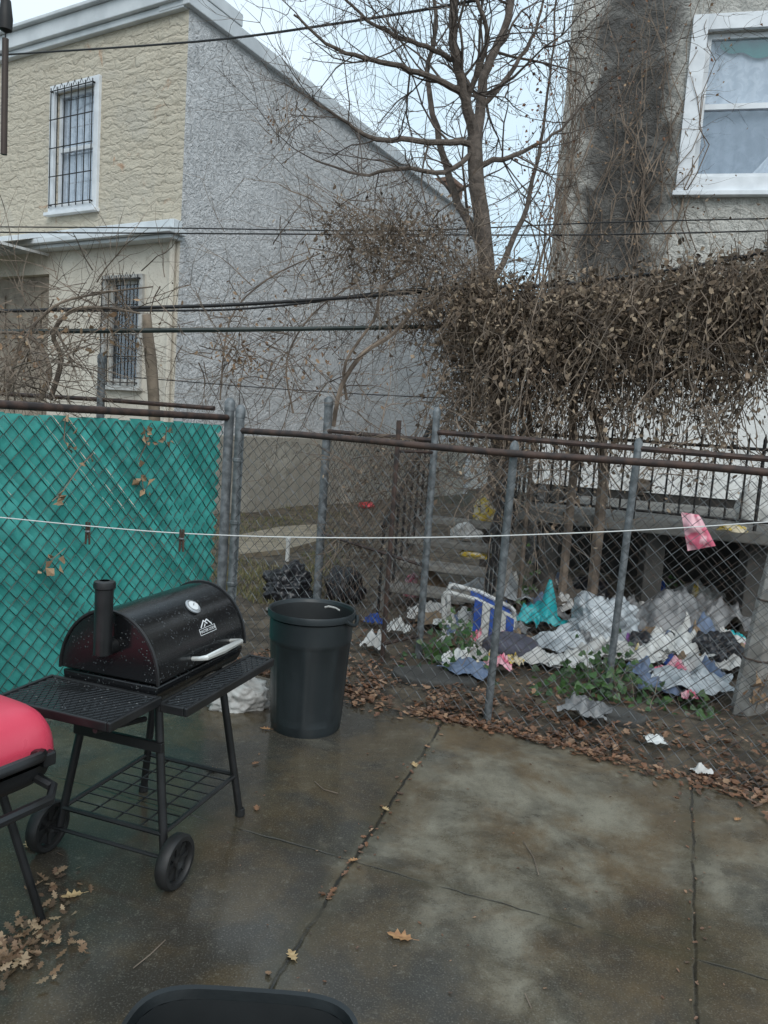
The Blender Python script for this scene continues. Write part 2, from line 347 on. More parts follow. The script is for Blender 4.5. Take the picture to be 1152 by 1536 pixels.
for i in range(6500):
    px=rg.uniform(330,500); py=rg.uniform(735,905); q=G(px+rg.uniform(-30,30),py,-.02)
    if noise.noise(V((q.x*1.3,q.y*1.3,7)))<-.12: continue
    q.z=soilz(q.x,q.y); h=rg.uniform(.03,.09); w=.006; a=rg.uniform(0,6.28); dx=V((math.cos(a),math.sin(a),0))
    tip=q+V((rg.uniform(-.04,.04),rg.uniform(-.04,.04),h)); gb.add([q-dx*w,q+dx*w,tip],[(0,1,2)])
single('grass',gb,M['grass'],'thin winter grass growing below the grey stucco wall','grass',kind='stuff')
# ---------------------------------------------------------------- leaves
def leaf4(mb,p,sz,r,w0=.28,w1=.42):
    d=rv(r).normalized(); u=d.cross(rv(r)).normalized()
    n=d.cross(u).normalized(); w=sz*r.uniform(w0,w1)
    mb.add([p,p+d*sz*.5+u*w+n*sz*.18,p+d*sz,p+d*sz*.5-u*w+n*sz*.18],[(0,1,2),(0,2,3)])
def leafv(mb,p,sz,r):
    # curled, narrow withered leaf hanging tip down
    d=(rv(r)+V((0,0,-.55))).normalized(); u=d.cross(rv(r)).normalized(); n=d.cross(u).normalized(); w=sz*r.uniform(.14,.30); cu=sz*r.uniform(-.35,.35)
    a=p+d*sz*.33+n*cu*.5; b=p+d*sz*.68+n*cu; c=p+d*sz+n*cu*.6
    mb.add([p,a+u*w,a-u*w,b+u*w*.9+n*cu*.3,b-u*w*.9+n*cu*.2,c],[(0,1,2),(1,3,4,2),(3,5,4)])
def leaf8(mb,p,sz,r,tilt=.3):
    a=r.uniform(0,6.28); d=V((math.cos(a),math.sin(a),r.uniform(-tilt*.4,tilt))).normalized(); u=V((-d.y,d.x,r.uniform(-tilt,tilt))).normalized(); n=d.cross(u)
    if n.z<0: n=-n
    w=sz*r.uniform(.22,.42); cu=r.uniform(.0,.30)*sz; e=r.uniform(.6,1.3)
    pts=[p, p+d*sz*.28+u*w*.85+n*cu*.5, p+d*sz*.42+u*w*.55*e+n*cu*.3, p+d*sz*.62+u*w+n*cu, p+d*sz+n*cu*.8, p+d*sz*.66-u*w*.8+n*cu, p+d*sz*.45-u*w*.6+n*cu*.3, p+d*sz*.25-u*w*e*.8+n*cu*.5, p+d*sz*.5]
    mb.add(pts,[(i,(i+1)%8,8) for i in range(8)])
rl=random.Random(11); lb=MB()
for i in range(5400):
    s=rl.uniform(.1,5.2); k=rl.random()
    t=.12-abs(rl.gauss(0,.40)) if k<.68 else rl.uniform(-3.6,.1)
    q=FP_(s,t)
    if k<.68 and noise.noise(V((q.x*3,q.y*3,2)))<-.16: continue
    q.z=max(soilz(q.x,q.y),-.04)+.008+rl.random()*.02
    leaf8(lb,q,rl.uniform(.03,.062),rl)
for i in range(900):
    s=rl.uniform(.75,5); t=.10+abs(rl.gauss(0,.08))*(1.0+.6*math.sin(s*2.3)); q=FP_(s,t,.005+rl.random()*.01); leaf8(lb,q,rl.uniform(.025,.055),rl,.2)
for i in range(46):
    k=rl.random(); q=JA[0].lerp(JA[1],k)+V((rl.gauss(0,.02),rl.gauss(0,.02),.004)); leaf8(lb,q,rl.uniform(.012,.035),rl,.2)
for i in range(30):
    k=rl.random(); q=JC[0].lerp(JC[1],k)+V((rl.gauss(0,.012),rl.gauss(0,.012),.004)); leaf8(lb,q,rl.uniform(.008,.02),rl,.2)
for i in range(60):
    q=G(rl.uniform(330,1150),rl.uniform(1130,1500),.003); leaf8(lb,q,rl.uniform(.006,.016),rl,.2)
single('leaf_litter',lb,M['litter'],'brown fallen leaves drifted along the chain link fence','leaves',kind='stuff')
OAK=[(0,0),(.05,.10),(.20,.16),(.09,.27),(.33,.40),(.13,.50),(.30,.68),(.11,.74),(.10,.90),(0,1)]
OPTS=[(x,y) for x,y in OAK]+[(-x,y) for x,y in OAK[-2:0:-1]]
def oakmesh(mb,sz,cz=.9):
    n=len(OPTS); vs=[(x*sz,(y-.5)*sz,sz*(cz*x*x+.18*(y-.5)**2)) for x,y in OPTS]
    mb.add(vs+[(0,0,0)],[(i,(i+1)%n,n) for i in range(n)])
def oak(px,py,sz,rot,m,label,group=None,z=.006):
    q=G(px,py,z); mb=MB(Matrix.Translation(q)@Matrix.Rotation(rot,4,'Z'))
    oakmesh(mb,sz); mb.tube([(0,-.5*sz,.002),(0,-.72*sz,.004)],sz*.012,4)
    single('fallen_leaf',mb,m,label,'leaf',group)
oak(600,1405,.085,1.3,M['leaf_tan'],'orange oak leaf lying alone on the slab nearest the middle of the patio')
oak(438,1433,.055,.5,M['leaf_pale'],'small pale leaf lying beside the long joint near the black bin')
oak(622,1147,.06,.2,M['leaf_pale'],'pale leaf standing on the long joint near the leaf drift')
oak(398,1093,.06,1.4,M['leaf_tan'],'tan leaf at the foot of the slate trash can')
oak(318,1155,.07,1.1,M['leaf_tan'],'tan leaf lying under the barrel grill rack')
oak(108,1343,.07,2.0,M['leaf_pale'],'pale oak leaf right of the leaf pile near the red grill leg')
oak(46,1268,.08,.8,M['leaf_pale'],'pale oak leaf just left of the rear grill wheel')
oak(383,1145,.045,2.4,M['leaf_brown'],'small brown leaf on wet concrete left of the trash can foot')
oak(1108,1185,.06,.9,M['leaf_brown'],'brown leaf on the slab edge at the far right')
oak(1106,1229,.045,2.1,M['leaf_tan'],'small tan leaf on the right hand slab')
oak(578,1213,.045,.7,M['leaf_pale'],'pale curled leaf in the middle of the long joint')
oak(530,1290,.04,1.9,M['leaf_tan'],'tan leaf where the two slab joints cross')
oak(500,1335,.04,2.6,M['leaf_brown'],'brown leaf in the joint below the crossing')
oak(385,1212,.05,.2,M['leaf_brown'],'brown leaf beside the far right grill leg')
pb=MB(); rp=random.Random(3)
for i in range(170):
    px=rp.gauss(28,40); py=rp.gauss(1420,26)
    if i>135: px=rp.gauss(85,22); py=rp.gauss(1325,20)
    q=G(px,py,.006+rp.random()*(.022 if i<=135 else .006))
    pb.M=Matrix.Translation(q)@Matrix.Rotation(rp.uniform(0,6.28),4,'Z')@Matrix.Rotation(rp.uniform(-.6,.6),4,'X')@Matrix.Rotation(rp.uniform(-.6,.6),4,'Y')
    oakmesh(pb,rp.uniform(.018,.050),rp.uniform(-.5,1.8))
pb.M=None
single('leaf_pile',pb,leafmat('pile_leaf',[(.09,.055,.03),(.26,.165,.095),(.15,.085,.05),(.40,.29,.18),(.06,.038,.024),(.20,.12,.07)],.6),'scatter of tan leaves on the patio below the red grill','leaves',kind='stuff')
for pts in ([(785,1262),(800,1285),(808,1312)],[(472,1172),(485,1184),(507,1190)],[(787,1490),(797,1512)],[(200,1452),(225,1432),(248,1410)]):
    t=MB(); t.tube([G(a,b,.006) for a,b in pts],.0018,5)
    single('twig',t,M['vine_stem'],{785:'thin fallen twig on the pale middle slab',472:'short twig on wet concrete right of the grill',787:'tiny twig near the bottom of the middle slab',200:'dark twig lying right of the leaf pile'}[pts[0][0]],'twig')
# ---------------------------------------------------------------- houses
def wallholes(mb,s0,s1,z0,z1,holes,dep=.16):
    ss=sorted({s0,s1}|{h[0] for h in holes}|{h[1] for h in holes}); zz=sorted({z0,z1}|{h[2] for h in holes}|{h[3] for h in holes})
    for a,b in zip(ss,ss[1:]):
        for c,d in zip(zz,zz[1:]):
            if any(h[0]<=a and b<=h[1] and h[2]<=c and d<=h[3] for h in holes): continue
            mb.add([(a,0,c),(b,0,c),(b,0,d),(a,0,d)],[(0,1,2,3)])
    for a,b,c,d in holes:
        q=[(a,0,c),(b,0,c),(b,0,d),(a,0,d)]; r=[(x,-dep,z) for x,y,z in q]
        mb.add(q+r,[(i,(i+1)%4,4+(i+1)%4,4+i) for i in range(4)])
def ring(mb,s0,s1,z0,z1,w,o0,o1):
    mb.span((s0,o0,z0),(s0+w,o1,z1)); mb.span((s1-w,o0,z0),(s1,o1,z1))
    mb.span((s0+w,o0,z0),(s1-w,o1,z0+w)); mb.span((s0+w,o0,z1-w),(s1-w,o1,z1))
def window(par,Fm,h,trim=.1,bars=0,cur=None,label=None,proud=.05,tm='white_trim'):
    s0,s1,z0,z1=h
    a=MB(Fm); ring(a,s0-trim,s1+trim,z0-trim,z1+trim,trim-.002,-.01,proud); w=part('window',a,M[tm],par,label=label,bevel=.004)
    b=MB(Fm); ring(b,s0+.003,s1-.003,z0+.003,z1-.003,.055,-.10,-.05); zm=(z0+z1)/2; b.span((s0+.058,-.10,zm-.03),(s1-.058,-.045,zm+.03)); part('sash',b,M[tm],w)
    c=MB(Fm); c.add([(s0+.05,-.08,z0+.05),(s1-.05,-.08,z0+.05),(s1-.05,-.08,z1-.05),(s0+.05,-.08,z1-.05)],[(0,1,2,3)]); part('pane',c,M['glass'],w)
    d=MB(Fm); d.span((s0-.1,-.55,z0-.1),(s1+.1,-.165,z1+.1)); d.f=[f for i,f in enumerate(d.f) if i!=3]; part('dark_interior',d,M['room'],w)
    e=MB(Fm); e.span((s0-trim-.03,0,z0-trim-.05),(s1+trim+.03,.11,z0-trim)); part('sill',e,M[tm],w,bevel=.004)
    if bars:
        k=MB(Fm); n=bars
        for i in range(n): x=s0-.02+(s1-s0+.04)*i/(n-1); k.box((x,proud+.045,(z0+z1)/2),(.012,.012,z1-z0+.1))
        for i in range(5): z=z0+(z1-z0)*i/4; k.box(((s0+s1)/2,proud+.045,z),(s1-s0+.08,.009,.015))
        for x in (s0-.02,s1+.02):
            for z in (z0,z1): k.box((x,proud+.01,z),(.02,.08,.02))
        if bars>5:
            for i in range(n-1):
                x=s0+(s1-s0)*(i+.5)/(n-1); k.tube([(x-.04,proud+.045,z1+.02),(x,proud+.045,z1+.09),(x+.04,proud+.045,z1+.02)],.006,4)
        part('security_bars',k,M['iron'],w)
    if cur:
        k=MB(Fm)
        k.grid(30,2,lambda u,v:V((s0+(s1-s0)*u,-.14+.018*math.sin(u*46+v),z0+(z1-z0)*(.02+.96*v)))); part('curtain',k,M[cur],w,smooth=True)
    return w
CL=V((-3.22,11.5,0)); FL=frame(CL,uL); FS=frame(CL,(.504,.864)); ZR=7.30
SH=Matrix.Identity(4); SH[2][0]=-.040; FSS=FS@SH
hl=thing('row_house','two storey house with beige stone front and long grey stucco side wall','house',CL)
def rect(Fm,x0,x1,y0,y1):
    a=onf(Fm,x0,(y0+y1)/2); b=onf(Fm,x1,(y0+y1)/2); c=onf(Fm,(x0+x1)/2,y0); d=onf(Fm,(x0+x1)/2,y1); return (a[0],b[0],d[1],c[1])
wu=rect(FL,84,143,134,306); wl=rect(FL,160,210,420,574); ze=onf(FL,265,356)[1]
dr=rect(FL,-60,72,415,600); dr=(dr[0],dr[1],.35,dr[3])
a=MB(FL); wallholes(a,-9,0,ze+.14,ZR,[wu]); part('front_wall',a,M['formstone'],hl)
a=MB(FL); wallholes(a,-9,0,-.1,ze-.001,[wl,dr]); part('lower_wall',a,M['cream'],hl)
a=MB(FL); a.span((-9,-.02,ze),(.10,.32,ze+.08)); a.span((-9,-.02,ze-.06),(.03,.22,ze-.003)); a.span((-9,-.01,ze+.083),(.02,.16,ze+.22)); part('eave',a,M['grey_trim'],hl,bevel=.01)
a=MB(FL); a.span((-9,-.3,ZR-.02),(.0,.16,ZR+.22)); a.span((-9,-.02,ZR-.12),(-.02,.09,ZR-.023)); a.span((-9,-.3,ZR+.223),(.05,.24,ZR+.28)); part('cornice',a,M['grey_trim'],hl,bevel=.012)
a=MB(FSS); wallholes(a,0,10.4,1.2,ZR,[]); part('side_wall',a,M['grey_stucco'],hl)
a=MB(FS); a.span((-.04,-.3,-.1),(10.4,.05,1.25)); part('foundation',a,M['foundation'],hl,bevel=.02)
a=MB(FSS); a.span((-.1,-.5,ZR-.10),(10.5,.09,ZR+.12)); part('coping',a,M['grey_trim'],hl,bevel=.012)
a=MB(FSS); a.span((-.12,-.35,ZR+.123),(1.0,.10,ZR+.30)); part('parapet_block',a,M['grey_trim'],hl,bevel=.012)
a=MB(FS); a.span((.3,-9,-.1),(10.4,-8.8,ZR-.5)); part('rear_wall',a,M['grey_stucco'],hl)
a=MB(FS); a.span((10.41,-.3,-.1),(10.8,.0,4.6)); part('rear_pier',a,M['grey_stucco'],hl)
a=MB(FSS); a.span((.1,-8.8,ZR-.2),(10.4,-.5,ZR-.06)); part('roof',a,M['bag_grey'],hl)
a=MB(FSS); a.span((9.2,-1.1,ZR-.1),(9.9,-.4,ZR+.70)); a.span((9.15,-1.15,ZR+.703),(9.95,-.35,ZR+.80)); part('chimney',a,M['brick'],hl,bevel=.01)
window(hl,FL,wu,.11,bars=7,cur='curtain',label='barred upper window of the beige front')
window(hl,FL,wl,.07,bars=6,label='barred lower window behind the bare vines',tm='worn_trim')
a=MB(FL); a.add([(dr[0],-.15,dr[2]),(dr[1],-.15,dr[2]),(dr[1],-.15,dr[3]),(dr[0],-.15,dr[3])],[(0,1,2,3)])
for i in range(2):
    for j in range(3): a.box((dr[0]+(dr[1]-dr[0])*(.3+.4*i),-.14,dr[2]+(dr[3]-dr[2])*(.2+.3*j)),((dr[1]-dr[0])*.3,.03,(dr[3]-dr[2])*.22))
part('door',a,M['door'],hl)
aw=MB(FL); za=onf(FL,40,385)[1]; sa=onf(FL,76,385)[0]
aw.grid(40,2,lambda u,v:V((sa-4+4*u,.03+.9*v,za+.28-.30*v+.015*math.sin(u*170)))); aw.span((sa-4,.90,za-.10),(sa,.94,za-.02)); aw.span((sa-.03,.03,za-.03),(sa,.9,za+.01))
part('awning',aw,M['awning'],hl)
a=MB(FL); a.tube([(-.10,.05,ze-.05),(-.10,.06,.0)],.045,8); part('downpipe',a,M['cream'],hl,smooth=True)
# right house
hr=thing('stucco_house','weathered grey stucco house at right with dark streak and white window','house',CR_)
wr=onf(FR,1050,155)[0]; z1=onf(FR,1100,46)[1]; z0=onf(FR,1100,266)[1]; hw=(wr,wr+1.12,z0,z1); ZW=2.75
a=MB(FR); wallholes(a,0,9,ZW,10.2,[hw]); part('front_wall',a,M['dark_stucco'],hr)
a=MB(FR); wallholes(a,0,9,1.0,ZW-.001,[]); part('lower_wall',a,M['white_wall'],hr)
a=MB(FR); a.span((0,-.3,-.1),(9,-.02,.997)); part('foundation',a,M['shade_base'],hr)
a=MB(FR); a.span((0.002,-9,-.1),(.2,-.02,10.2)); part('side_wall',a,M['grey_stucco'],hr)
a=MB(FR); a.span((-.1,-9,10.203),(9,.25,10.45)); part('cornice',a,M['grey_trim'],hr)
w=window(hr,FR,hw,.17,label='white framed sash window with teal cloth behind the upper pane')
zm=(hw[2]+hw[3])/2
k=MB(FR); k.grid(40,3,lambda u,v:V((hw[0]+.03+1.04*u,-.15+.010*math.sin(u*38+v),zm+(hw[3]-hw[2])*.49*v))); part('upper_curtain',k,M['curtain'],w,smooth=True)
k=MB(FR); k.grid(40,3,lambda u,v:V((hw[0]+.03+1.04*u,-.152+.009*math.sin(u*44+v*2),hw[2]+.01+(zm-hw[2]-.02)*v))); part('lower_curtain',k,M['curtain_low'],w,smooth=True)
k=MB(FR); k.grid(16,8,lambda u,v:V((hw[1]-.03-(.10+.38*(1-v)**1.3)*u,-.130+.008*math.sin(u*22),hw[2]+.03+(hw[3]-hw[2])*.36*v))); part('side_curtain',k,M['curtain'],w,smooth=True)
k=MB(FR); k.grid(30,4,lambda u,v:V((hw[0]+.16+.92*u,-.112+.008*math.sin(u*30),hw[3]-.03-(.10+.09*math.sin(u*math.pi)+.02*math.sin(u*17))*v-.02*math.sin(u*math.pi)))); part('teal_cloth',k,M['teal_cloth'],w,smooth=True)
def text_mesh(s,size,name,M4,mat_,par):
    cu=bpy.data.curves.new(name,'FONT'); cu.body=s; cu.size=size; cu.align_x='CENTER'; cu.align_y='CENTER'; cu.extrude=size*.01
    t=bpy.data.objects.new('tmp',cu); col.objects.link(t); dg=bpy.context.evaluated_depsgraph_get(); me=bpy.data.meshes.new_from_object(t.evaluated_get(dg)); bpy.data.objects.remove(t)
    me.transform(Matrix.Translation(-BASE[par.name])@M4); o=bpy.data.objects.new(name,me); col.objects.link(o); o.parent=par; BASE[o.name]=BASE[par.name]
    me.materials.clear(); me.materials.append(mat_); return o
gw=MB(); gw.box((4.2,23,1.35),(9,.4,2.9)); single('garage',gw,M['white_wall'],'low white outbuilding glimpsed behind the tree','garage')
# ---------------------------------------------------------------- porch
zp=.9; pa=G(775,762,zp); pbx=G(1135,798,zp); pd=(pbx-pa).normalized(); pend=pa+pd*4.5
po=thing('concrete_porch','raised concrete porch slab of the right hand house','porch',V((pa.x,pa.y,0)))
bk0=FR@V((.65,.0,0)); bk1=FR@V((5.9,.0,0))
a=MB(); a.poly([(pa.x,pa.y),(pend.x,pend.y),(bk1.x,bk1.y-.02),(bk0.x,bk0.y-.03)],zp-.11,zp); part('slab',a,M['concrete'],po,bevel=.015)
for px in (800,985,1120):
    q=G(px,780,zp); k=(q-pa).dot(pd); c=pa+pd*k+V((.10,.32,0)); a=MB(); a.poly([(c.x-.09,c.y-.09),(c.x+.09,c.y-.09),(c.x+.09,c.y+.09),(c.x-.09,c.y+.09)],-.1,zp-.113); part('pier',a,M['pier'],po,bevel=.01)
pn=V((pd.y,-pd.x,0)); 
mm=Matrix(((pd.x,pn.x,0,(pa-pd*.50).x),(pd.y,pn.y,0,(pa-pd*.50).y),(0,0,1,0),(0,0,0,1)))
for i in range(4):
    z=zp-.18*(i+1); a=MB(mm); y=-.12+.28*i
    a.span((-.45,y-.142,z-.05),(.45,y+.142,z)); part('step',a,M['step_stone'],po,bevel=.008)
for s in (-.49,.49):
    a=MB(mm); a.tube([(s,-.35,zp-.13),(s,.95,-.04)],.06,4); part('stringer',a,M['wood_old'],po)
ir=thing('iron_railing','black iron picket railing along the porch edge','railing',V((pa.x,pa.y,zp)))
rt=lambda k,z: pa+pd*k+V((.02,.06,z))
a=MB(); a.tube([rt(.03,.70),rt(4.3,.70)],.016,6); part('top_rail',a,M['iron'],ir)
a=MB(); a.tube([rt(.03,.08),rt(4.3,.08)],.013,6); part('bottom_rail',a,M['iron'],ir)
for i in range(34):
    a=MB(); k=.04+i*.125; a.tube([rt(k,0.0 if i%8==0 else .08),rt(k,.78),rt(k,.83)],[.010 if i%8 else .016]*2+[.002],5); part('picket',a,M['iron'],ir)
for sgn,lab in ((.46,'sloping black handrail on the porch side of the steps'),(-.46,'sloping black handrail on the alley side of the steps')):
    tp=mm@V((sgn,-.3,zp+.75)); bt=mm@V((sgn,1.0,.72))
    hr_=thing('handrail',lab,'handrail',V((tp.x,tp.y,.3)))
    a=MB(); a.tube([tp,bt],.028,6); part('rail',a,M['iron'],hr_)
    for i in range(8):
        k=i/7; p0=tp.lerp(bt,k); zb=max(-.04,(zp-.10)*(1-k)-.06); a=MB(); a.tube([p0,V((p0.x,p0.y,zb))],.013,5); part('baluster',a,M['iron'],hr_)
# ---------------------------------------------------------------- chain link
def chain(mb,O,d,n,Ln,z0,z1,w=.078,r=.0022,wob=.004,seed=0):
    h=w; K=int((z1-z0)/(h/2)); nw=int(Ln/(w/2))
    for i in range(nw):
        pts=[]
        for k in range(K+1):
            x=i*w/2+((k+i)%2)*w/2; zz=z0+k*h/2
            p=O+d*x+V((0,0,zz))+n*(wob*(1 if (k+i)%2 else -1)*.6+.02*noise.noise(V((x*1.5,zz*2,seed))))
            p.z+=.008*noise.noise(V((x*2,zz*2,seed+5))); pts.append(p)
        mb.tube(pts,r,3,False)
def post(parent,q,zt,r,m,cap=True,zb=-.1,lean=V((0,0,0)),label=None):
    a=MB(); a.tube([V((q.x,q.y,zb)),V((q.x,q.y,zt))+lean],r,12); o=part('post',a,m,parent,smooth=True,label=label)
    if cap:
        b=MB(); b.lathe([(r*1.12,-.05),(r*1.15,0),(r*1.0,.012),(r*.6,.028),(r*.1,.034)],12,V((q.x,q.y,zt))+lean); part('post_cap',b,m,o,smooth=True)
    return o
f1=thing('chain_link_fence','rusty railed chain link fence along the patio edge','fence',FP_(0.04,0))
ZF=1.485; LF=5.4
a=MB(); a.tube([FP_(.04+LF*i/12,0,ZF+.006*math.sin(i*1.3)) for i in range(13)],.020,10); part('top_rail',a,M['rust'],f1,smooth=True)
a=MB(); chain(a,FP_(.06,.026),fd,nd,LF-.1,.0,ZF-.01,seed=1,r=.0024); part('wire_mesh',a,M['galv_wire'],f1)
post(f1,FP_(.04,0),ZF+.13,.029,M['galv'])
sC=(G(727,1080)-L0).dot(fd); post(f1,FP_(sC,-.045),ZF+.03,.022,M['galv'],lean=fd*.02,label='bare grey post standing in the patio edge')
post(f1,FP_(4.1,-.045),ZF+.03,.024,M['galv'])
for k in (.12,.5,.9,1.3):
    b=MB(); b.lathe([(.032,-.014),(.035,-.008),(.035,.008),(.032,.014)],12,FP_(.04,0,k)); part('tension_band',b,M['galv'],f1)
a=MB(); a.tube([FP_(.085,.02,.02),FP_(.085,.02,ZF-.02)],.006,4); part('tension_bar',a,M['galv'],f1)
# green slat fence
f2=thing('slat_fence','chain link fence woven with teal plastic privacy slats','fence',FP_(-.06,0)); ZG=1.525
a=MB(); a.tube([FP_(-.06,0,ZG+.035),FP_(-.06,4.4,ZG+.02)],.021,10); part('top_rail',a,M['rust'],f2,smooth=True)
post(f2,FP_(-.06,-.02),ZG+.13,.031,M['galv']); 
for t in (2.35,4.4): post(f2,FP_(-.10,t),ZG+.06,.026,M['galv'])
rs=random.Random(8); W=.085; Lg=4.3
a=MB()
def slat(c,sgn):
    hw_=W*.352*.707; n=80; pts=[]; ztop=ZG-.008+rs.uniform(-.006,.006)
    for i in range(n+1):
        z=.0+(ztop+hw_)*i/n; t=c+sgn*z
        if 0.02<=t<=Lg: pts.append((t,z))
    if len(pts)<3: return
    vs=[]; tilt=rs.uniform(-.003,.003); ph=rs.choice((0,math.pi))
    for i,(t,z) in enumerate(pts):
        o=.0026*math.sin(z/W*math.pi*2+ph)
        for q in (-1,0,1):
            vs.append(FP_(-.06,.05+t+q*hw_,min(max(z-q*sgn*hw_,.015),ztop))+fd*(o+q*tilt+(.006 if q==0 else 0)))
    a.add(vs,[(3*i+k,3*i+k+1,3*i+k+4,3*i+k+3) for i in range(len(pts)-1) for k in (0,1)])
c=-ZG-.1
while c<Lg: slat(c,1); c+=W
part('privacy_slats',a,M['slat'],f2,smooth=True)
a=MB(); chain(a,FP_(-.048,.05),nd,fd,Lg,.02,ZG+.01,w=W,r=.0034,wob=.003,seed=4); part('wire_mesh',a,M['slat_wire'],f2)
# neighbour fence beyond the strip
K=G(628,978)
f3=thing('chain_link_fence','dark rusted chain link fence in front of the littered yard','fence',K); Z3=1.56; rz=Z3
a=MB(); a.tube([K+V((0,0,rz)),K+fd*3.4+V((0,0,rz-.03))],.018,8); part('top_rail',a,M['rust'],f3,smooth=True)
a=MB(); chain(a,K+fd*.03-nd*.02,fd,nd,3.3,.0,rz-.01,r=.0019,seed=9); part('wire_mesh',a,M['rust_wire'],f3)
post(f3,K,1.70,.025,M['galv'],label='grey corner post of the littered yard')
q=D(925,950,4.88); s9=(V((q.x,q.y,0))-K).dot(fd); post(f3,K+fd*s9,1.58,.023,M['galv'],lean=fd*.03); post(f3,K+fd*3.3,1.58,.024,M['galv'])
J=G(475,905); sd=(J-K); sl=sd.length; sd=sd.normalized(); sn=V((sd.y,-sd.x,0))
f4=thing('side_fence','chain link fence running back beside the littered yard','fence',J)
a=MB(); a.tube([K+V((0,0,1.5)),J+V((0,0,1.5))],.017,8); part('top_rail',a,M['rust'],f4,smooth=True)
a=MB(); chain(a,K+sn*.02,sd,sn,sl,.0,1.5,r=.0027,seed=14); part('wire_mesh',a,M['rust_wire'],f4)
post(f4,J,1.76,.036,M['galv'],label='stout grey post at the back end'); 
a=MB(); a.tube([J+V((0,0,.62)),K+V((0,0,.62))],.012,6); part('mid_rail',a,M['rust'],f4)
gq=G(573,992)
f5=thing('gate_leaf','narrow rusty gate leaf hanging ajar before the corner post','gate',gq)
a=MB(); a.tube([gq,gq+V((0,0,1.62))],.016,8); part('stile',a,M['rust'],f5)
gd=(K-gq); gl=gd.length; gd=gd.normalized(); gn=V((gd.y,-gd.x,0))
for z in (1.42,.12):
    a=MB(); a.tube([gq+V((0,0,z)),K+V((0,0,z))],.012,6); part('gate_rail',a,M['rust'],f5)
a=MB(); chain(a,gq+gn*.012,gd,gn,gl,.12,1.42,r=.0023,seed=3); part('wire_mesh',a,M['rust_wire'],f5)
qa=D(150,640,6.4); qb=D(-80,640,6.9); qc=D(320,640,6.0)
f6=thing('wire_fence','old pipe fence crossing the yard behind the slat fence','fence',V((qa.x,qa.y,0)))
a=MB(); a.tube([V((qb.x,qb.y,1.62)),V((qa.x,qa.y,1.63)),V((qc.x,qc.y,1.62))],.018,8); part('top_rail',a,M['rust'],f6)
post(f6,V((qa.x,qa.y,0)),1.98,.032,M['galv'])
wp=thing('wood_post','pale weathered timber post leaning inside the fence at right','post',G(1122,1058))
b=BASE[wp.name]; a=MB(); t=b+V((.13,.0,1.24))
a.tube([b+V((0,0,-.1)),b.lerp(t,.5)+V((.005,0,0)),t],[.108,.10,.085],7); part('timber',a,M['wood_pale'],wp,bevel=.006)
for i in range(3):
    k=.25+.3*i; a=MB(); a.lathe([(.110-.016*k,-.006),(.113-.016*k,0),(.110-.016*k,.006)],9,b.lerp(t,k)); part('wire_tie',a,M['rust_wire'],wp)
# ---------------------------------------------------------------- barrel grill
gFW,gFR,gLW,gBL=G(258,1335),G(360,1225),G(72,1272),G(215,1185)
ax=((gFR-gFW)+(gBL-gLW)); th=math.atan2(ax.y,ax.x); GC=(gFW+gFR+gLW+gBL)/4; GM=Matrix.Translation(GC)@Matrix.Rotation(th,4,'Z')
gr=thing('barrel_grill','black barrel charcoal grill on wheels with chimney and two shelves','grill',GC)
R=.192; zc=.69; HL=.285
def halfcyl(mb,r,l,z,a0,a1,n,sx=1,sz=1):
    vs=[];fs=[]
    for x in (-l,l):
        for i in range(n+1):
            w=a0+(a1-a0)*i/n; vs.append((x,math.cos(w)*r*sx,z+math.sin(w)*r*sz))
    for i in range(n): fs.append((i,i+1,n+2+i,n+1+i))
    fs.append(list(range(n+1))[::-1]); fs.append(list(range(n+1,2*n+2))); fs.append((0,n+1,2*n+1,n)); mb.add(vs,fs)
LZ=1.14
a=MB(GM); halfcyl(a,R,HL,zc+.004,0,math.pi,26,1,LZ); lid=part('lid',a,M['enamel'],gr,smooth=True,bevel=.006)
a=MB(GM); halfcyl(a,R*.985,HL-.006,zc-.004,math.pi,2*math.pi,20,1,.66); part('firebox',a,M['enamel'],gr,smooth=True,bevel=.005)
for x in (-HL,HL):
    a=MB(GM); a.tube([(x,math.cos(w)*R*1.012,zc+.004+math.sin(w)*R*(LZ+.012)) for w in [math.pi*i/24 for i in range(25)]],.006,6); part('lid_rim',a,M['black'],lid,smooth=True)
def lp(x,ang,o=0):
    return V((x,-math.cos(ang)*(R+o),zc+.004+math.sin(ang)*(R+o)*LZ))
hz=rad(9)
a=MB(GM); a.tube([lp(-.08,hz,.0),lp(-.08,hz,.03),lp(-.07,hz,.05),lp(.03,hz,.055),lp(.17,hz,.05),lp(.18,hz,.03),lp(.18,hz,0)],[.008,.008,.010,.013,.010,.008,.008],8); part('handle',a,M['chrome'],lid,smooth=True)
def onlid(x,ang,o):
    p_=GM@lp(x,ang,o); n_=V((0,-math.cos(ang),math.sin(ang)/LZ)).normalized(); x_=V((1,0,0)); y_=n_.cross(x_)
    R3=GM.to_3x3()@Matrix((x_,y_,n_)).transposed(); return Matrix.Translation(p_)@R3.to_4x4()
tx,ta_=.035,rad(56)
ta=MB(onlid(tx,ta_,.001)); ta.lathe([(.030,0),(.032,.006),(.026,.010),(.024,.007),(.001,.007)],24); thm=part('thermometer',ta,M['greyplate'],lid,smooth=True)
ta=MB(onlid(tx,ta_,.0095)); ta.lathe([(.021,0),(.0005,.0008)],24); part('dial',ta,M['logo'],thm)
ta=MB(onlid(tx,ta_,.0115)); ta.box((.004,.003,0),(.014,.002,.001),Matrix.Rotation(.6,3,'Z')); part('needle',ta,M['black'],thm)
lm=onlid(.045,rad(29),.0025); ta=MB(lm)
ta.box((0,-.012,0),(.102,.0016,.001)); ta.box((0,.010,0),(.102,.0016,.001)); ta.box((-.051,-.001,0),(.0016,.022,.001)); ta.box((.051,-.001,0),(.0016,.022,.001))
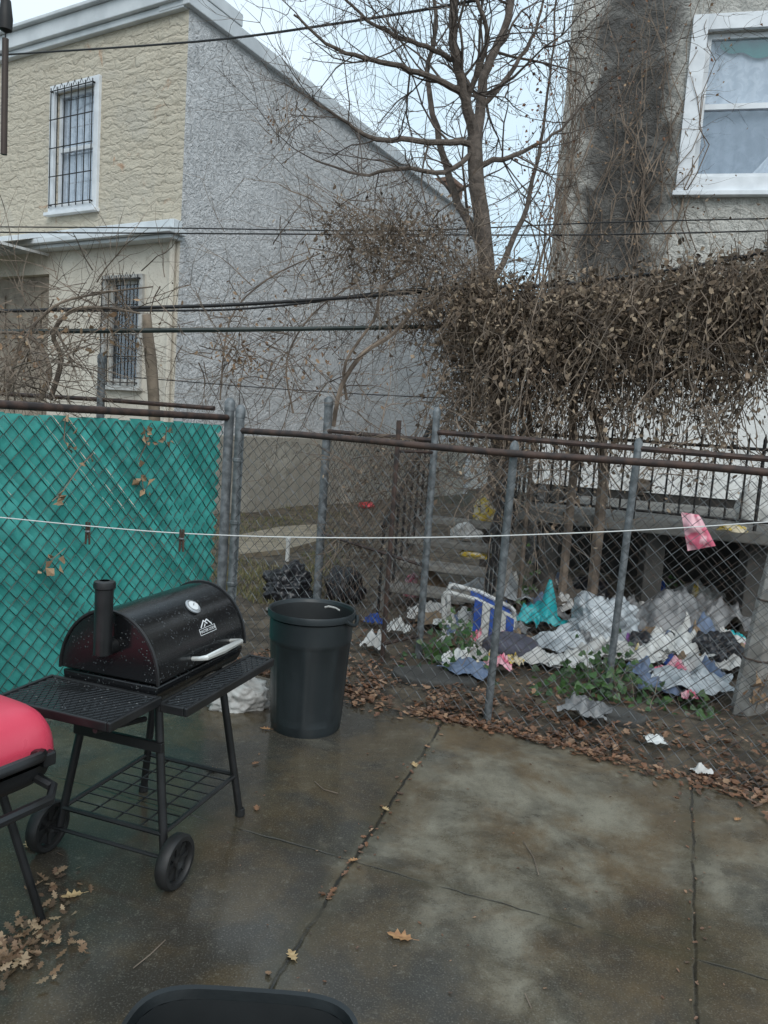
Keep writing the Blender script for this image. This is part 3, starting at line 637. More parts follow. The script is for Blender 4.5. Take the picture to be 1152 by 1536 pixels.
def bar2(mb,x0,y0,x1,y1,w):
    L_=math.hypot(x1-x0,y1-y0); mb.box(((x0+x1)/2,(y0+y1)/2,0),(L_,w,.001),Matrix.Rotation(math.atan2(y1-y0,x1-x0),3,'Z'))
bar2(ta,-.036,.014,-.008,.036,.005); bar2(ta,-.008,.036,.010,.021,.005); bar2(ta,.004,.032,.014,.036,.005); bar2(ta,.014,.036,.036,.014,.005); bar2(ta,-.014,.014,-.003,.023,.004)
bd=part('emblem',ta,M['logo'],lid)
text_mesh('MASTER COOK',.0150,'lettering',lm@Matrix.Translation((0,-.001,.0003)),M['logo'],bd)
a=MB(GM); cx,cy=-.335,-.015
a.tube([(-HL,cy,.80),(cx-.005,cy,.80),(cx,cy,.812),(cx,cy,.83)],.027,14); a.tube([(cx,cy,.785),(cx,cy,1.0)],.029,16); a.lathe([(.029,1.0),(.035,1.004),(.035,1.016),(.033,1.024),(.016,1.027)],16,(cx,cy,0)); part('chimney',a,M['black'],gr,smooth=True)
def shelf(x0,x1,y0,y1,z):
    a=MB(GM); t=.014
    a.span((x0,y0,z-.03),(x1,y0+t,z)); a.span((x0,y1-t,z-.03),(x1,y1,z)); a.span((x0,y0+t,z-.03),(x0+t,y1-t,z)); a.span((x1-t,y0+t,z-.03),(x1,y1-t,z)); 
    sh=part('side_shelf' if x1<0 else 'front_shelf',a,M['black'],gr,bevel=.004)
    b=MB(GM); b.add([(x0+t,y0+t,z-.006),(x1-t,y0+t,z-.006),(x1-t,y1-t,z-.006),(x0+t,y1-t,z-.006)],[(0,1,2,3)])
    for sg in (1,-1):
        c=-1.5
        while c<1.5:
            pts=[]
            for i in range(61):
                x=x0+t+(x1-x0-2*t)*i/60; y=sg*.6*x+c
                if y0+t<=y<=y1-t: pts.append((x,y,z-.0058))
            if len(pts)>2: b.tube([pts[0],pts[-1]],.0018,4,False)
            c+=.024
    part('mesh_plate',b,M['wet_plate'],sh); return sh
shelf(-.545,-.29,-.215,.225,.665); shelf(-.30,.31,-.315,-.20,.645)
for y in (-.15,.18):
    a=MB(GM); a.tube([(-.53,y,.625),(-.41,y,.60),(-.285,y,.575)],.009,6); part('shelf_bracket',a,M['black'],gr)
def leg(x0,y0,z0,x1,y1,z1,lab=None):
    a=MB(GM); a.tube([(x0,y0,z0),(x1,y1,z1)],.0145,10); return part('leg',a,M['black'],gr,smooth=True,label=lab)
for y in (-1,1):
    leg(-.20,y*.14,.60,-.245,y*.215,.10)
    l=leg(.20,y*.14,.60,.255,y*.225,.012); a=MB(GM); a.lathe([(.018,0),(.02,.006),(.018,.03),(.012,.032)],10,(.256,y*.227,0)); part('foot_cap',a,M['tyre'],l)
a=MB(GM); a.span((-.232,-.18,.44),(-.215,.18,.475)); part('cross_brace',a,M['black'],gr,bevel=.003)
a=MB(GM); a.span((.205,-.16,.50),(.222,.16,.53)); part('cross_brace',a,M['black'],gr,bevel=.003)
a=MB(GM); zr=.17; x0,x1,y0,y1=-.245,.245,-.205,.205
a.tube([(x0,y0,zr),(x1,y0,zr)],.009,6); a.tube([(x0,y1,zr),(x1,y1,zr)],.009,6); a.tube([(x0,y0,zr),(x0,y1,zr)],.009,6); a.tube([(x1,y0,zr),(x1,y1,zr)],.009,6)
for i in range(1,8): x=x0+(x1-x0)*i/8; a.tube([(x,y0,zr),(x,y1,zr)],.0028,5)
for i in range(1,4): y=y0+(y1-y0)*i/4; a.tube([(x0,y,zr-.006),(x1,y,zr-.006)],.0035,5)
part('bottom_rack',a,M['black'],gr)
a=MB(GM); a.tube([(-.25,-.26,.09),(-.25,.26,.09)],.007,8); part('axle',a,M['black'],gr)
for y in (-.262,.262):
    W4=GM@Matrix.Translation((-.25,y,.09))@Matrix.Rotation(math.pi/2,4,'X')
    a=MB(W4); a.lathe([(.070,-.022),(.084,-.022),(.090,-.014),(.090,.014),(.084,.022),(.070,.022),(.066,.014),(.066,-.014),(.070,-.022)],36,mod=lambda i,w:1+(.012 if i in (2,3) and int(w*24/6.283)%2 else 0)); wh=part('wheel',a,M['tyre'],gr,smooth=True)
    b=MB(W4); b.lathe([(.0,-.012),(.022,-.02),(.022,.02),(.0,.012)],16)
    for i in range(8):
        w_=i*math.pi/4; b.box((math.cos(w_)*.044,math.sin(w_)*.044,0),(.05,.014,.018),Matrix.Rotation(w_,3,'Z'))
    part('hub',b,M['tyre'],wh)
    b=MB(W4); b.lathe([(.06,-.004),(.06,.004),(.02,.004),(.02,-.004)],24); part('wheel_disc',b,M['black'],wh)
# ---------------------------------------------------------------- trash can
def trash_can(c,label,Ht,rt_,rb,mat_='can',sq=0):
    t=thing('trash_can',label,'trash can',c); n=96
    def rr(z): return rb+(rt_-rb)*z/Ht
    def sh(w):
        if not sq: return 1
        return 1/((abs(math.cos(w))**sq+abs(math.sin(w))**sq)**(1/sq))
    prof=[(rb*.0,.004),(rb*.9,.004),(rb*.97,.0),(rb,.02),(rb*1.01,.05)]
    for z in [.05,.08,.09,Ht*.5,Ht*.72,Ht*.735,Ht*.76,Ht*.775,Ht*.93]: prof.append((rr(z),z))
    prof+= [(rr(Ht*.76),Ht*.931),(rt_*1.0,Ht*.94),(rt_*1.045,Ht*.945),(rt_*1.05,Ht*.985),(rt_*1.035,Ht),(rt_*1.0,Ht*.995),(rt_*.975,Ht*.97)]
    def md(i,w):
        if 6<=i<=9:
            q=(w*8/6.283)%1.0; return sh(w)*(1-.022*(1 if .12<q<.88 else 0))
        if 11<=i<=12: return 1.02*sh(w)
        return sh(w)
    a=MB(); a.lathe(prof,n,c,md); part('body',a,M[mat_],t,smooth=True)
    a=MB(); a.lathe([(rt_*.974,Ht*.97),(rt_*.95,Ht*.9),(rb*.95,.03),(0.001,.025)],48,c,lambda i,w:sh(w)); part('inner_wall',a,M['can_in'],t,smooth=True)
    for sg in (1,-1):
        an=-.35 if not sq else 0; dr_=V((math.cos(an)*sg,math.sin(an)*sg,0)); tn=V((-dr_.y,dr_.x,0)); b=MB(); 
        pts=[c+dr_*(rt_*1.03)+tn*(.07*k)+V((0,0,Ht*(.965-.05*(1-k*k))))+dr_*.02*(1-k*k) for k in [-1,-.7,-.35,0,.35,.7,1]]
        b.tube(pts,.010,8); part('handle',b,M[mat_],t,smooth=True)
    return t
tc=G(449,1109)+V((.01,.185,0)); t1=trash_can(tc,'dark slate open plastic trash can standing beside the barrel grill',.625,.215,.182)
b=MB(); q=tc+V((.09,.190,.585)); b.tube([q+V((-.04,.012,0)),q+V((-.02,.005,.008)),q+V((.02,-.01,.006)),q+V((.045,-.03,-.002))],.006,6); part('grip_glint',b,M['paper'],t1)  # pale tube put in for the bright glint at the grip hole
c2=V((-.17,1.035,0)); t2=trash_can(c2,'black open plastic bin at the bottom edge of the picture',.60,.188,.165,'bin_black',4.5)
# ---------------------------------------------------------------- red portable grill
rc=V((-1.19,2.12,0)); rg_=thing('portable_grill','small red lidded grill with black handles at the left edge','grill',rc)
RM=Matrix.Translation(rc+V((0,0,-.04)))@Matrix.Rotation(rad(-28),4,'Z')
def dome(mb,hx,hy,z0,z1,pw=6.0,nu=64,nv=12,kp=.38):
    rows=[]
    for j in range(nv+1):
        v=j/nv; ph=v*math.pi/2; k=math.cos(ph)**kp if ph<math.pi/2-1e-6 else 0.0; z=z0+(z1-z0)*math.sin(ph)**.9
        rows.append((max(k,.001),z))
    vs=[];fs=[]
    for k,z in rows:
        for i in range(nu):
            w=2*math.pi*i/nu; c_,s_=math.cos(w),math.sin(w); r_=1/((abs(c_)**pw+abs(s_)**pw)**(1/pw)); vs.append((hx*k*c_*r_,hy*k*s_*r_,z))
    for j in range(nv):
        for i in range(nu): fs.append((j*nu+i,j*nu+(i+1)%nu,(j+1)*nu+(i+1)%nu,(j+1)*nu+i))
    mb.add(vs,fs)
a=MB(RM); dome(a,.245,.185,.60,.750); rl_=part('lid',a,M['red'],rg_,smooth=True)
a=MB(RM); dome(a,.249,.189,.603,.588,nv=3); part('lid_rim',a,M['black'],rl_,smooth=True)
a=MB(RM); dome(a,.24,.178,.586,.50,nv=8); part('fire_bowl',a,M['black'],rg_,smooth=True)
a=MB(RM); a.span((.0,-.07,.744),(.12,.03,.753)); part('vent_plate',a,M['greyplate'],rl_,bevel=.004)
a=MB(RM); a.tube([(.236,-.10,.625),(.275,-.10,.64),(.292,-.08,.642),(.292,.06,.642),(.275,.08,.64),(.236,.08,.625)],.016,8); part('lid_handle',a,M['black'],rl_,smooth=True)
for y in (-.13,.12):
    a=MB(RM); a.span((.228,y-.02,.585),(.262,y+.02,.625)); part('latch',a,M['black'],rl_,bevel=.005)
a=MB(RM); a.tube([(.225,-.15,.55),(.285,-.165,.535),(.325,-.13,.525),(.325,.07,.525),(.285,.11,.535),(.225,.10,.55)],.015,8); part('bowl_handle',a,M['black'],rg_,smooth=True)
inv=RM.inverted(); tip=inv@G(62,1382)
for (x,y) in ((tip.x,tip.y),(-.24,.2),(-.24,-.22),(.2,-.24)):
    a=MB(RM); a.tube([(x*.45,y*.45,.53),(x,y,.046)],.013,8); part('leg',a,M['black'],rg_,smooth=True)
# ---------------------------------------------------------------- tree
rt3=random.Random(21)
def limb_pts(keys):
    pts=[D(x,y,Y) for x,y,Y,r in keys]; rs=[k[3] for k in keys]
    out=[];ro=[]
    for i in range(len(pts)-1):
        p0=pts[max(i-1,0)];p1=pts[i];p2=pts[i+1];p3=pts[min(i+2,len(pts)-1)]
        for k in range(4):
            t=k/4; out.append(.5*((2*p1)+(p2-p0)*t+(2*p0-5*p1+4*p2-p3)*t*t+(3*p1-p0-3*p2+p3)*t**3)); ro.append(rs[i]+(rs[i+1]-rs[i])*t)
    out.append(pts[-1]); ro.append(rs[-1]); return out,ro
def grow(mb,p,d,L,r,lev,rg,mx,lf=None,droop=0.02):
    n=5; pts=[p]; dd=d.normalized()
    for i in range(n):
        dd=(dd+rv(rg)*.28+V((0,0,droop))).normalized(); pts.append(pts[-1]+dd*(L/n))
    mb.tube(pts,[r*(1-.7*i/n) for i in range(n+1)],4 if lev==0 else 3,False)
    if lf is not None and rg.random()<.35: leaf4(lf,pts[-1],rg.uniform(.025,.05),rg)
    if lev<mx:
        for k in range(rg.randint(3,5)):
            i=rg.randint(1,n); grow(mb,pts[i],dd+rv(rg)*1.0,L*rg.uniform(.4,.7),max(r*.5,.0022),lev+1,rg,mx,lf,droop)
trunk=[(752,668,7.6,.11),(744,560,7.6,.09),(733,440,7.6,.082),(724,340,7.6,.078),(714,260,7.6,.074),(712,205,7.6,.07)]
tb=D(752,668,7.6)
tr=thing('bare_tree','tall bare tree with forked limbs between the two houses','tree',V((tb.x,tb.y,-.05)))
a=MB(); pts,ro=limb_pts(trunk); pts=[V((pts[0].x+.03,pts[0].y,-.08)),V((pts[0].x+.01,pts[0].y,.5))]+pts; ro=[.16,.125]+ro
pts=[p+V((.012*noise.noise(p*3),0,0)) for p in pts]; a.tube(pts,ro,12); part('trunk',a,M['bark'],tr,smooth=True)
limbs=[[(712,208,7.6,.058),(698,150,7.5,.048),(684,90,7.4,.042),(680,30,7.35,.038),(690,-60,7.3,.03)],
 [(713,208,7.6,.06),(722,160,7.7,.05),(724,120,7.75,.046),(742,75,7.8,.042),(760,30,7.85,.038),(775,-60,7.9,.03)],
 [(712,215,7.6,.034),(660,213,7.4,.028),(600,210,7.2,.024),(555,205,7.1,.02),(520,185,7.0,.015),(470,150,6.9,.009)],
 [(694,140,7.5,.034),(655,118,7.3,.028),(600,100,7.2,.024),(545,86,7.1,.02),(490,66,7.0,.014),(440,20,6.9,.009)],
 [(684,90,7.4,.026),(640,70,7.3,.022),(590,52,7.2,.018),(540,20,7.1,.013),(500,-20,7.0,.01)],
 [(726,370,7.6,.045),(694,318,7.8,.04),(672,262,7.9,.036),(655,190,8.0,.03),(640,110,8.1,.024),(655,40,8.1,.02),(640,-40,8.1,.016)],
 [(714,250,7.6,.030),(752,238,7.6,.024),(795,222,7.6,.018),(840,196,7.6,.012),(880,150,7.6,.008)],
 [(722,160,7.7,.028),(764,110,7.8,.022),(796,60,7.9,.016),(815,0,8,.012),(830,-50,8,.01)],
 [(735,430,7.6,.034),(775,350,7.7,.026),(800,270,7.8,.020),(815,190,7.9,.014),(828,90,7.9,.011),(835,0,8,.009)],
 [(710,230,7.6,.028),(668,258,7.4,.022),(600,252,7.2,.018),(540,262,7.1,.012),(470,240,7,.007)],
 [(700,155,7.5,.026),(730,60,7.3,.02),(716,0,7.2,.018),(730,-50,7.2,.015)]]
twg=MB(); tl=MB()
for L_ in limbs:
    pts,ro=limb_pts(L_); pts=[p+rv(rt3)*.012 for p in pts]; pts[0]=D(*L_[0][:3])
    a=MB(); a.tube(pts,ro,8); part('branch',a,M['bark'],tr,smooth=True)
    for k in range(11):
        i=rt3.randint(3,len(pts)-1); t_=(pts[i]-pts[i-1]).normalized()
        grow(twg,pts[i],t_*.7+rv(rt3)*.9,rt3.uniform(.5,1.15),max(ro[i]*.38,.006),0,rt3,2,tl if pts[i].x>1.2 else None)
part('twigs',twg,M['twig'],tr)
for i in range(260):
    p_=D(rt3.gauss(805,22),rt3.uniform(-30,330),rt3.uniform(7.3,8.2)); leaf4(tl,p_,rt3.uniform(.02,.045),rt3)
part('clinging_leaves',tl,M['red_leaf'],tr)
tl_st=MB()
for i in range(15):
    x=rt3.uniform(765,835); q=D(x,430,rt3.uniform(7.6,8.8)); pts=[q]
    for k in range(9): pts.append(pts[-1]+V((rt3.uniform(-.14,.16),rt3.uniform(-.08,.08),rt3.uniform(.22,.42))))
    tl_st.tube(pts,[.008*(1-.08*j) for j in range(10)],3,False)
    for k in range(2,10,2): grow(tl_st,pts[k],rv(rt3)+V((0,0,.3)),rt3.uniform(.2,.55),.004,1,rt3,2,None)
single('climbing_vine',tl_st,M['vine_stem'],'thin leafless climbing stems rising beside the weathered stucco corner','vine')
# bare vine on the face of the right house
wv=MB(); wl_=MB(); r=random.Random(58)
for i in range(38):
    s=r.choice((r.uniform(.02,.5),r.uniform(.2,1.6),r.uniform(.9,1.5))); z=r.uniform(2.9,4.2); pts=[FR@V((s,.06,z))]; ss=s
    for k in range(r.randint(5,15)):
        ss=max(.0,ss+r.uniform(-.16,.16)); z+=r.uniform(.12,.34); pts.append(FR@V((ss,.02+r.uniform(.0,.05),z)))
    wv.tube(pts,[.009*(1-.055*j) for j in range(len(pts))],3,False)
    for k in range(2,len(pts),3): grow(wv,pts[k],(FR.to_3x3()@V((r.uniform(-1,1),.25,r.uniform(-.3,.8)))),r.uniform(.2,.5),.0035,1,r,2,wl_)
q=FR@V((.5,.06,2.9)); t=thing('wall_vine','bare brown vine clinging to the face of the right hand house','vine',q); part('stems',wv,M['vine_stem'],t); part('dead_leaves',wl_,M['vine_tan'],t)
# ---------------------------------------------------------------- dried vines
def tangle(name,label,blobs,nleaf,nstem,seed,lsz=(.025,.06),mstem='vine_stem',mleaf='vine_leaf',anchor=None,stemL=(.4,1.0),holes=-.10):
    r=random.Random(seed); st=MB(); lf=MB()
    tot=sum(b[5] for b in blobs)
    def samp():
        k=r.random()*tot
        for b in blobs:
            k-=b[5]
            if k<=0: break
        return D(b[0]+r.gauss(0,.5)*b[2],b[1]+r.gauss(0,.5)*b[3],b[4]+r.gauss(0,.5)*b[6])
    for i in range(nleaf):
        p_=samp()
        if noise.noise(p_*2.6+V((seed,0,0)))<holes and r.random()<.85: continue
        leafv(lf,p_,r.uniform(*lsz),r)
    for i in range(nstem):
        grow(st,samp(),rv(r)+V((0,0,-.1)),r.uniform(*stemL),r.uniform(.003,.007),1,r,2,None,-.02)
    if anchor:
        for keys in anchor: pts,ro=limb_pts(keys); st.tube(pts,ro,6)
    zs=min(v.z for v in st.v+lf.v); b0=blobs[0]; q=D(b0[0],b0[1],b0[4])
    t=thing(name,label,'vine',V((q.x,q.y,max(zs,-.05))))
    part('stems',st,M[mstem],t); part('dead_leaves',lf,M[mleaf],t); return t
r=random.Random(77); st=MB(); lf=MB()
ca=D(650,440,6.9); cb=D(1230,366,5.9)
def cabp(k):
    p_=ca.lerp(cb,k); p_.z-= .10*math.sin(k*math.pi); return p_
for i in range(1150):
    k=r.uniform(.08,1.0); up=abs(r.gauss(0,.10))*(1+noise.noise(V((k*14,7,0)))); p_=cabp(k)+V((r.gauss(0,.05),r.gauss(0,.24),r.uniform(-.32,.0)+up))
    clump=noise.noise(V((k*11,0,0)))+.7*noise.noise(V((k*27,3,0)))
    L_=r.uniform(.45,1.85)*max(.25,.86+.75*clump) *(.85 if k<.15 else 1); L_=min(L_,2.0); n=10; pts=[p_]; dd=V((r.uniform(-.6,.6),r.uniform(-.3,.3),-.7)).normalized()
    for j in range(n):
        dd=(dd+rv(r)*.48+V((0,0,-.18))).normalized(); pts.append(pts[-1]+dd*L_/n)
        for q in range(4 if j<5 else r.choice((0,1,2,3))): leafv(lf,pts[-1]+rv(r)*.06,r.uniform(.022,.065),r)
    st.tube(pts,[r.uniform(.0028,.0052)]*(n+1),3,False)
for i in range(5400):
    k=r.uniform(.10,1.0); p_=cabp(k)+V((r.gauss(0,.05),r.gauss(0,.27),-abs(r.gauss(0,.42))+.08))
    if noise.noise(p_*3.2)<-.02 and r.random()<.88: continue
    leafv(lf,p_,r.uniform(.025,.065),r)
for i in range(380):
    k=r.uniform(.08,1.0); grow(st,cabp(k)+V((0,r.gauss(0,.25),r.uniform(-.95,.03))),rv(r)+V((0,0,.2)),r.uniform(.2,.65),.004,1,r,2,lf,-.01)
for keys in ([(862,690,6.9,.04),(858,620,6.8,.035),(866,560,6.7,.03),(850,500,6.6,.028),(870,430,6.5,.02)],[(905,720,6.9,.05),(900,640,6.8,.04),(880,580,6.7,.035),(915,500,6.5,.025),(960,420,6.2,.018)],[(800,660,7.0,.02),(790,590,6.9,.018),(810,520,6.8,.016),(790,440,6.7,.012)]):
    pts,ro=limb_pts(keys); pts=[V((pts[0].x,pts[0].y,-.05))]+pts; ro=[ro[0]]+ro; st.tube(pts,ro,7)
vq=cabp(.5); vt=thing('hanging_vine','ragged brown curtain of withered vine hanging over the littered yard','vine',V((vq.x,vq.y,-.05)))
part('stems',st,M['vine_stem'],vt); part('dead_leaves',lf,M['vine_leaf'],vt)
tangle('vine_tangle','brown tangle of dead vine heaped on the cables around the tree',[(600,370,110,68,7.2,1.0,.5),(690,440,60,60,7.0,1.0,.5),(535,345,90,55,7.2,.4,.5),(740,520,40,110,6.9,.9,.4),(620,480,80,40,7,.25,.4),(705,610,40,70,6.9,.25,.3)],6200,470,4,(.02,.055),
  anchor=[[(500,640,6.7,.02),(512,580,6.7,.022),(545,530,6.7,.022),(590,500,6.8,.02),(630,450,6.9,.018),(650,400,7,.015)],[(520,600,6.8,.014),(518,545,6.8,.014),(560,480,6.9,.013),(575,430,7,.012),(620,400,7,.01)],[(740,640,7.2,.02),(735,560,7.0,.02),(700,500,6.9,.02),(680,440,6.9,.016)]])
tangle('vine_tangle','sparse bare vine arching over the slat fence before the cream wall',[(70,500,110,75,6.0,1,.5),(180,480,80,60,6.2,.5,.4),(30,545,60,60,5.6,.9,.3)],190,170,9,(.03,.07),mleaf='vine_tan',
  anchor=[[(75,600,6.2,.022),(92,540,6.2,.02),(80,500,6.1,.018),(110,465,6.1,.015),(160,462,6.1,.012),(210,470,6.1,.008)],[(60,600,6.0,.02),(75,560,6,.02),(60,520,6,.016),(30,500,6,.012),(-10,500,6,.01)],[(10,600,5.8,.012),(30,520,5.8,.012),(80,460,5.9,.01),(150,440,5.9,.008),(230,430,6,.005)]],stemL=(.3,.8))
tangle('vine_tangle','wispy bare vine with tan leaves against the grey stucco wall',[(410,470,120,90,7.4,1,.4),(350,535,60,30,7.0,.7,.3),(430,185,40,40,8.5,.3,.3),(480,560,90,60,6.9,.6,.3)],620,140,15,(.022,.055),mleaf='vine_tan',
  anchor=[[(330,600,7,.008),(345,480,7.2,.008),(400,420,7.3,.007),(480,380,7.3,.006)],[(440,620,7,.01),(430,540,7.1,.009),(470,470,7.2,.008),(540,420,7.2,.006)]],stemL=(.3,.9))
tangle('fence_vine','dry brown vine threaded through the side fence and gate',[(560,720,60,70,6.1,1,.25),(620,700,40,60,5.7,.7,.2),(545,820,40,40,6.2,.5,.2),(690,620,60,40,6.3,.6,.3)],700,150,31,(.02,.05),stemL=(.2,.6))
tangle('fence_vine','dry vine climbing the rusted fence at right of the corner post',[(760,720,70,40,5.3,1,.15),(1060,660,80,60,5.0,.6,.15),(850,760,80,60,5.2,.5,.15)],220,70,35,(.02,.05),stemL=(.2,.6))
sv=MB(); sl_=MB(); r=random.Random(6)
def gfence(px,py):
    d=ray(px,py); t=(FP_(-.02,0)-CAM).dot(fd)/d.dot(fd); return CAM+d*t
for path in ([(98,628),(96,660),(108,680)],[(215,640),(220,665),(208,690)],[(78,752),(92,740),(120,700),(140,680)],[(212,712),(216,740)],[(65,858),(80,838),(98,822)],[(250,640),(248,662)]):
    q=[gfence(x,y) for x,y in path]; sv.tube(q,.003,4)
    for i in range(8):
        k=r.random()*(len(q)-1); j=int(k); p_=q[j].lerp(q[min(j+1,len(q)-1)],k-j)+rv(r)*.02+fd*.02; leaf4(sl_,p_,r.uniform(.025,.06),r)
t=thing('dry_creeper','scraps of pale dry creeper caught on the teal slats','vine',gfence(100,860)); part('stems',sv,M['vine_stem'],t); part('dead_leaves',sl_,M['vine_tan'],t)
sl_=MB(); sv=MB(); r=random.Random(16); b=BASE[wp.name]
sv.tube([b+V((-.02,-.13,.0)),b+V((0,-.13,.12)),b+V((.04,-.12,.25))],.004,4)
for i in range(22): leaf4(sl_,b+V((r.gauss(0,.06),-.13+r.gauss(0,.02),.08+abs(r.gauss(0,.09)))),r.uniform(.05,.09),r)
t=thing('dry_creeper','large curled tan leaves at the foot of the leaning timber post','vine',b+V((0,-.13,0))); part('stems',sv,M['vine_stem'],t); part('dead_leaves',sl_,M['vine_tan'],t)
a=MB(); pts,ro=limb_pts([(232,640,6.6,.05),(230,590,6.6,.048),(226,540,6.6,.05),(222,505,6.6,.046),(220,472,6.6,.036)]); pts=[V((pts[0].x,pts[0].y,-.1))]+pts; ro=[.07]+ro; a.tube(pts,ro,9)
single('tree_stump',a,mat('pale_dead_wood',(.28,.22,.165),(.17,.135,.10),8,.9,bmp=.6,bscale=30),'tall broken dead trunk behind the slat fence','stump',smooth=True)
# ivy
def ivy(px,py,wpx,hpx,label,n,seed):
    q=G(px,py); q.z=soilz(q.x,q.y); k=q.y/FP; r=random.Random(seed); lf=MB(); st=MB()
    for i in range(n):
        x=r.gauss(0,.42)*wpx*k*.5*1.4; h=abs(r.gauss(0,.5))*hpx*k*max(.15,1-abs(x)/(wpx*k*.75)); p_=q+V((x,r.gauss(0,.14),h)); sz=r.uniform(.03,.06)
        d=rv(r); d.z=-abs(d.z)*.6; d=d.normalized(); u=d.cross(V((r.uniform(-.6,.6),-1,.7+r.uniform(-.4,.4)))).normalized(); nn=d.cross(u)
        lf.add([p_,p_+u*sz*.5+d*sz*.15,p_+u*sz*.32+d*sz*.6,p_+d*sz*1.05-nn*sz*.1,p_-u*sz*.32+d*sz*.6,p_-u*sz*.5+d*sz*.15],[(0,1,2,3),(0,3,4,5)])
    for i in range(n//14):
        p_=q+V((r.gauss(0,.3)*wpx*k*.6,r.gauss(0,.1),-.02)); grow(st,p_,V((r.uniform(-.6,.6),r.uniform(-.4,.4),1)),hpx*k*r.uniform(.6,1.1),.004,2,r,2)
    t=thing('ivy_plant',label,'ivy',q); part('stems',st,M['vine_stem'],t); part('leaves',lf,M['ivy'],t)
ivy(680,990,90,95,'green ivy clump climbing beside the grey corner post',210,1)
ivy(905,1035,160,75,'wide green ivy clump below the white bag',240,2)
ivy(790,905,60,60,'small green weed growing under the porch edge',130,3)
ivy(1040,1050,90,40,'low ivy runner beside the leaning timber post',70,4)
ivy(1010,880,26,26,'tiny green sprig against the dark porch opening',24,5)
# ---------------------------------------------------------------- cables and lines
def cable(label,pts,rd,m='cable',name='overhead_cable',cat='cable'):
    P3=[D(*p_) for p_ in pts]; out=[]
    for i in range(len(P3)-1):
        p0=P3[max(i-1,0)];p1=P3[i];p2=P3[i+1];p3=P3[min(i+2,len(P3)-1)]
        for k in range(6):
            t=k/6; out.append(.5*((2*p1)+(p2-p0)*t+(2*p0-5*p1+4*p2-p3)*t*t+(3*p1-p0-3*p2+p3)*t**3))
    out.append(P3[-1]); a=MB(); a.tube(out,rd,6); return single(name,a,M[m],label,cat,smooth=True)
cable('black service cable running up from the beige house front to upper right',[(-60,86,12.6),(40,80,12.1),(300,62,10),(500,36,8.5),(700,3,7.4),(900,-40,6.6)],.013)
cable('thin upper wire of the pair crossing below the house eave',[(-60,340,9),(250,342,8.6),(600,346,8.2),(900,334,8),(1230,326,7.8)],.007)
cable('thin lower wire of the pair crossing below the house eave',[(-60,348,9),(250,350,8.6),(600,352,8.2),(900,352,8),(1230,344,7.8)],.008)
cable('thick black cable sagging from left edge into the vine tangle',[(-60,468,6.6),(150,463,6.7),(330,458,6.8),(500,448,6.9),(640,437,7.0),(735,430,7.5)],.017)
cable('slack second black cable crossing beneath the thick one',[(-60,466,6.8),(200,466,6.9),(350,464,7.0),(480,452,7.0),(560,440,7.0),(735,425,7.5)],.011)
cable('thick dark green cable running straight to the tree trunk',[(-60,498,6.0),(200,496,6.3),(400,494,6.6),(600,491,7),(738,488,7.5)],.021,'cable_green')
cable('thin wire strung low in front of the grey stucco wall',[(200,566,6.8),(400,582,6.9),(560,592,7),(738,600,7.4)],.005)
a=MB(); a.tube([cabp(i/24)+V((0,0,.03)) for i in range(-2,27)],.017,6); single('overhead_cable',a,M['cable'],'black cable carrying the curtain of withered vine','cable',smooth=True)
cable('thin white clothesline stretched across the yard',[(-120,764,3.08),(0,776,3.1),(132,789,3.12),(273,800,3.14),(450,806,3.18),(650,806,3.2),(850,800,3.25),(1000,793,3.28),(1150,783,3.3),(1260,775,3.32)],.0025,'line','clothesline','clothesline')
for px,py,lab in ((132,786,'left dark wooden clothespin hanging on the white line'),(273,797,'right dark wooden clothespin hanging on the white line')):
    q=D(px,py,3.125); t=thing('clothespin',lab,'clothespin',q-V((0,0,.085)))
    for sg in (-1,1):
        a=MB(); a.tube([q+V((sg*.006,0,.008)),q+V((sg*.005,0,-.03)),q+V((sg*.008,0,-.085))],[.005,.006,.004],4); part('prong',a,M['peg'],t)
    a=MB(); a.lathe([(.010,-.004),(.0115,0),(.010,.004)],8,q-V((0,0,.03))); part('spring',a,M['galv'],t)
# ---------------------------------------------------------------- rubbish
def blob(mb,c,dim,seed,amp=.22,sub=5):
    bm=bmesh.new(); bmesh.ops.create_icosphere(bm,subdivisions=sub,radius=1); vs=[]
    for v in bm.verts:
        p_=v.co.copy(); k=1+amp*noise.noise(p_*1.4+V((seed*3.1,0,0)))+amp*.7*abs(noise.noise(p_*3.3+V((0,seed*2.3,0))))-amp*.5*abs(noise.noise(p_*5+V((seed,0,0))))+amp*.12*noise.noise(p_*11+V((seed,4,0)))
        p_=p_*k
        if p_.z<-.55: p_.z=-.55
        vs.append(V((c.x+p_.x*dim[0],c.y+p_.y*dim[1],c.z+(p_.z+.55)*dim[2]/1.55)))
    mb.add(vs,[[w.index for w in f.verts] for f in bm.faces]); bm.free()
def trash(name,label,cat,px,py,w,h,m,seed,amp=.25,dep=.8,z=None,Y=None):
    q=G(px,py,z if z is not None else -.02) if Y is None else D(px,py,Y); k=q.y/FP; a=MB(); blob(a,q,(w*k*.5,w*k*.5*dep,h*k),seed,amp,5 if w>60 else 4)
    return single(name,a,M[m],label,cat,smooth='all')
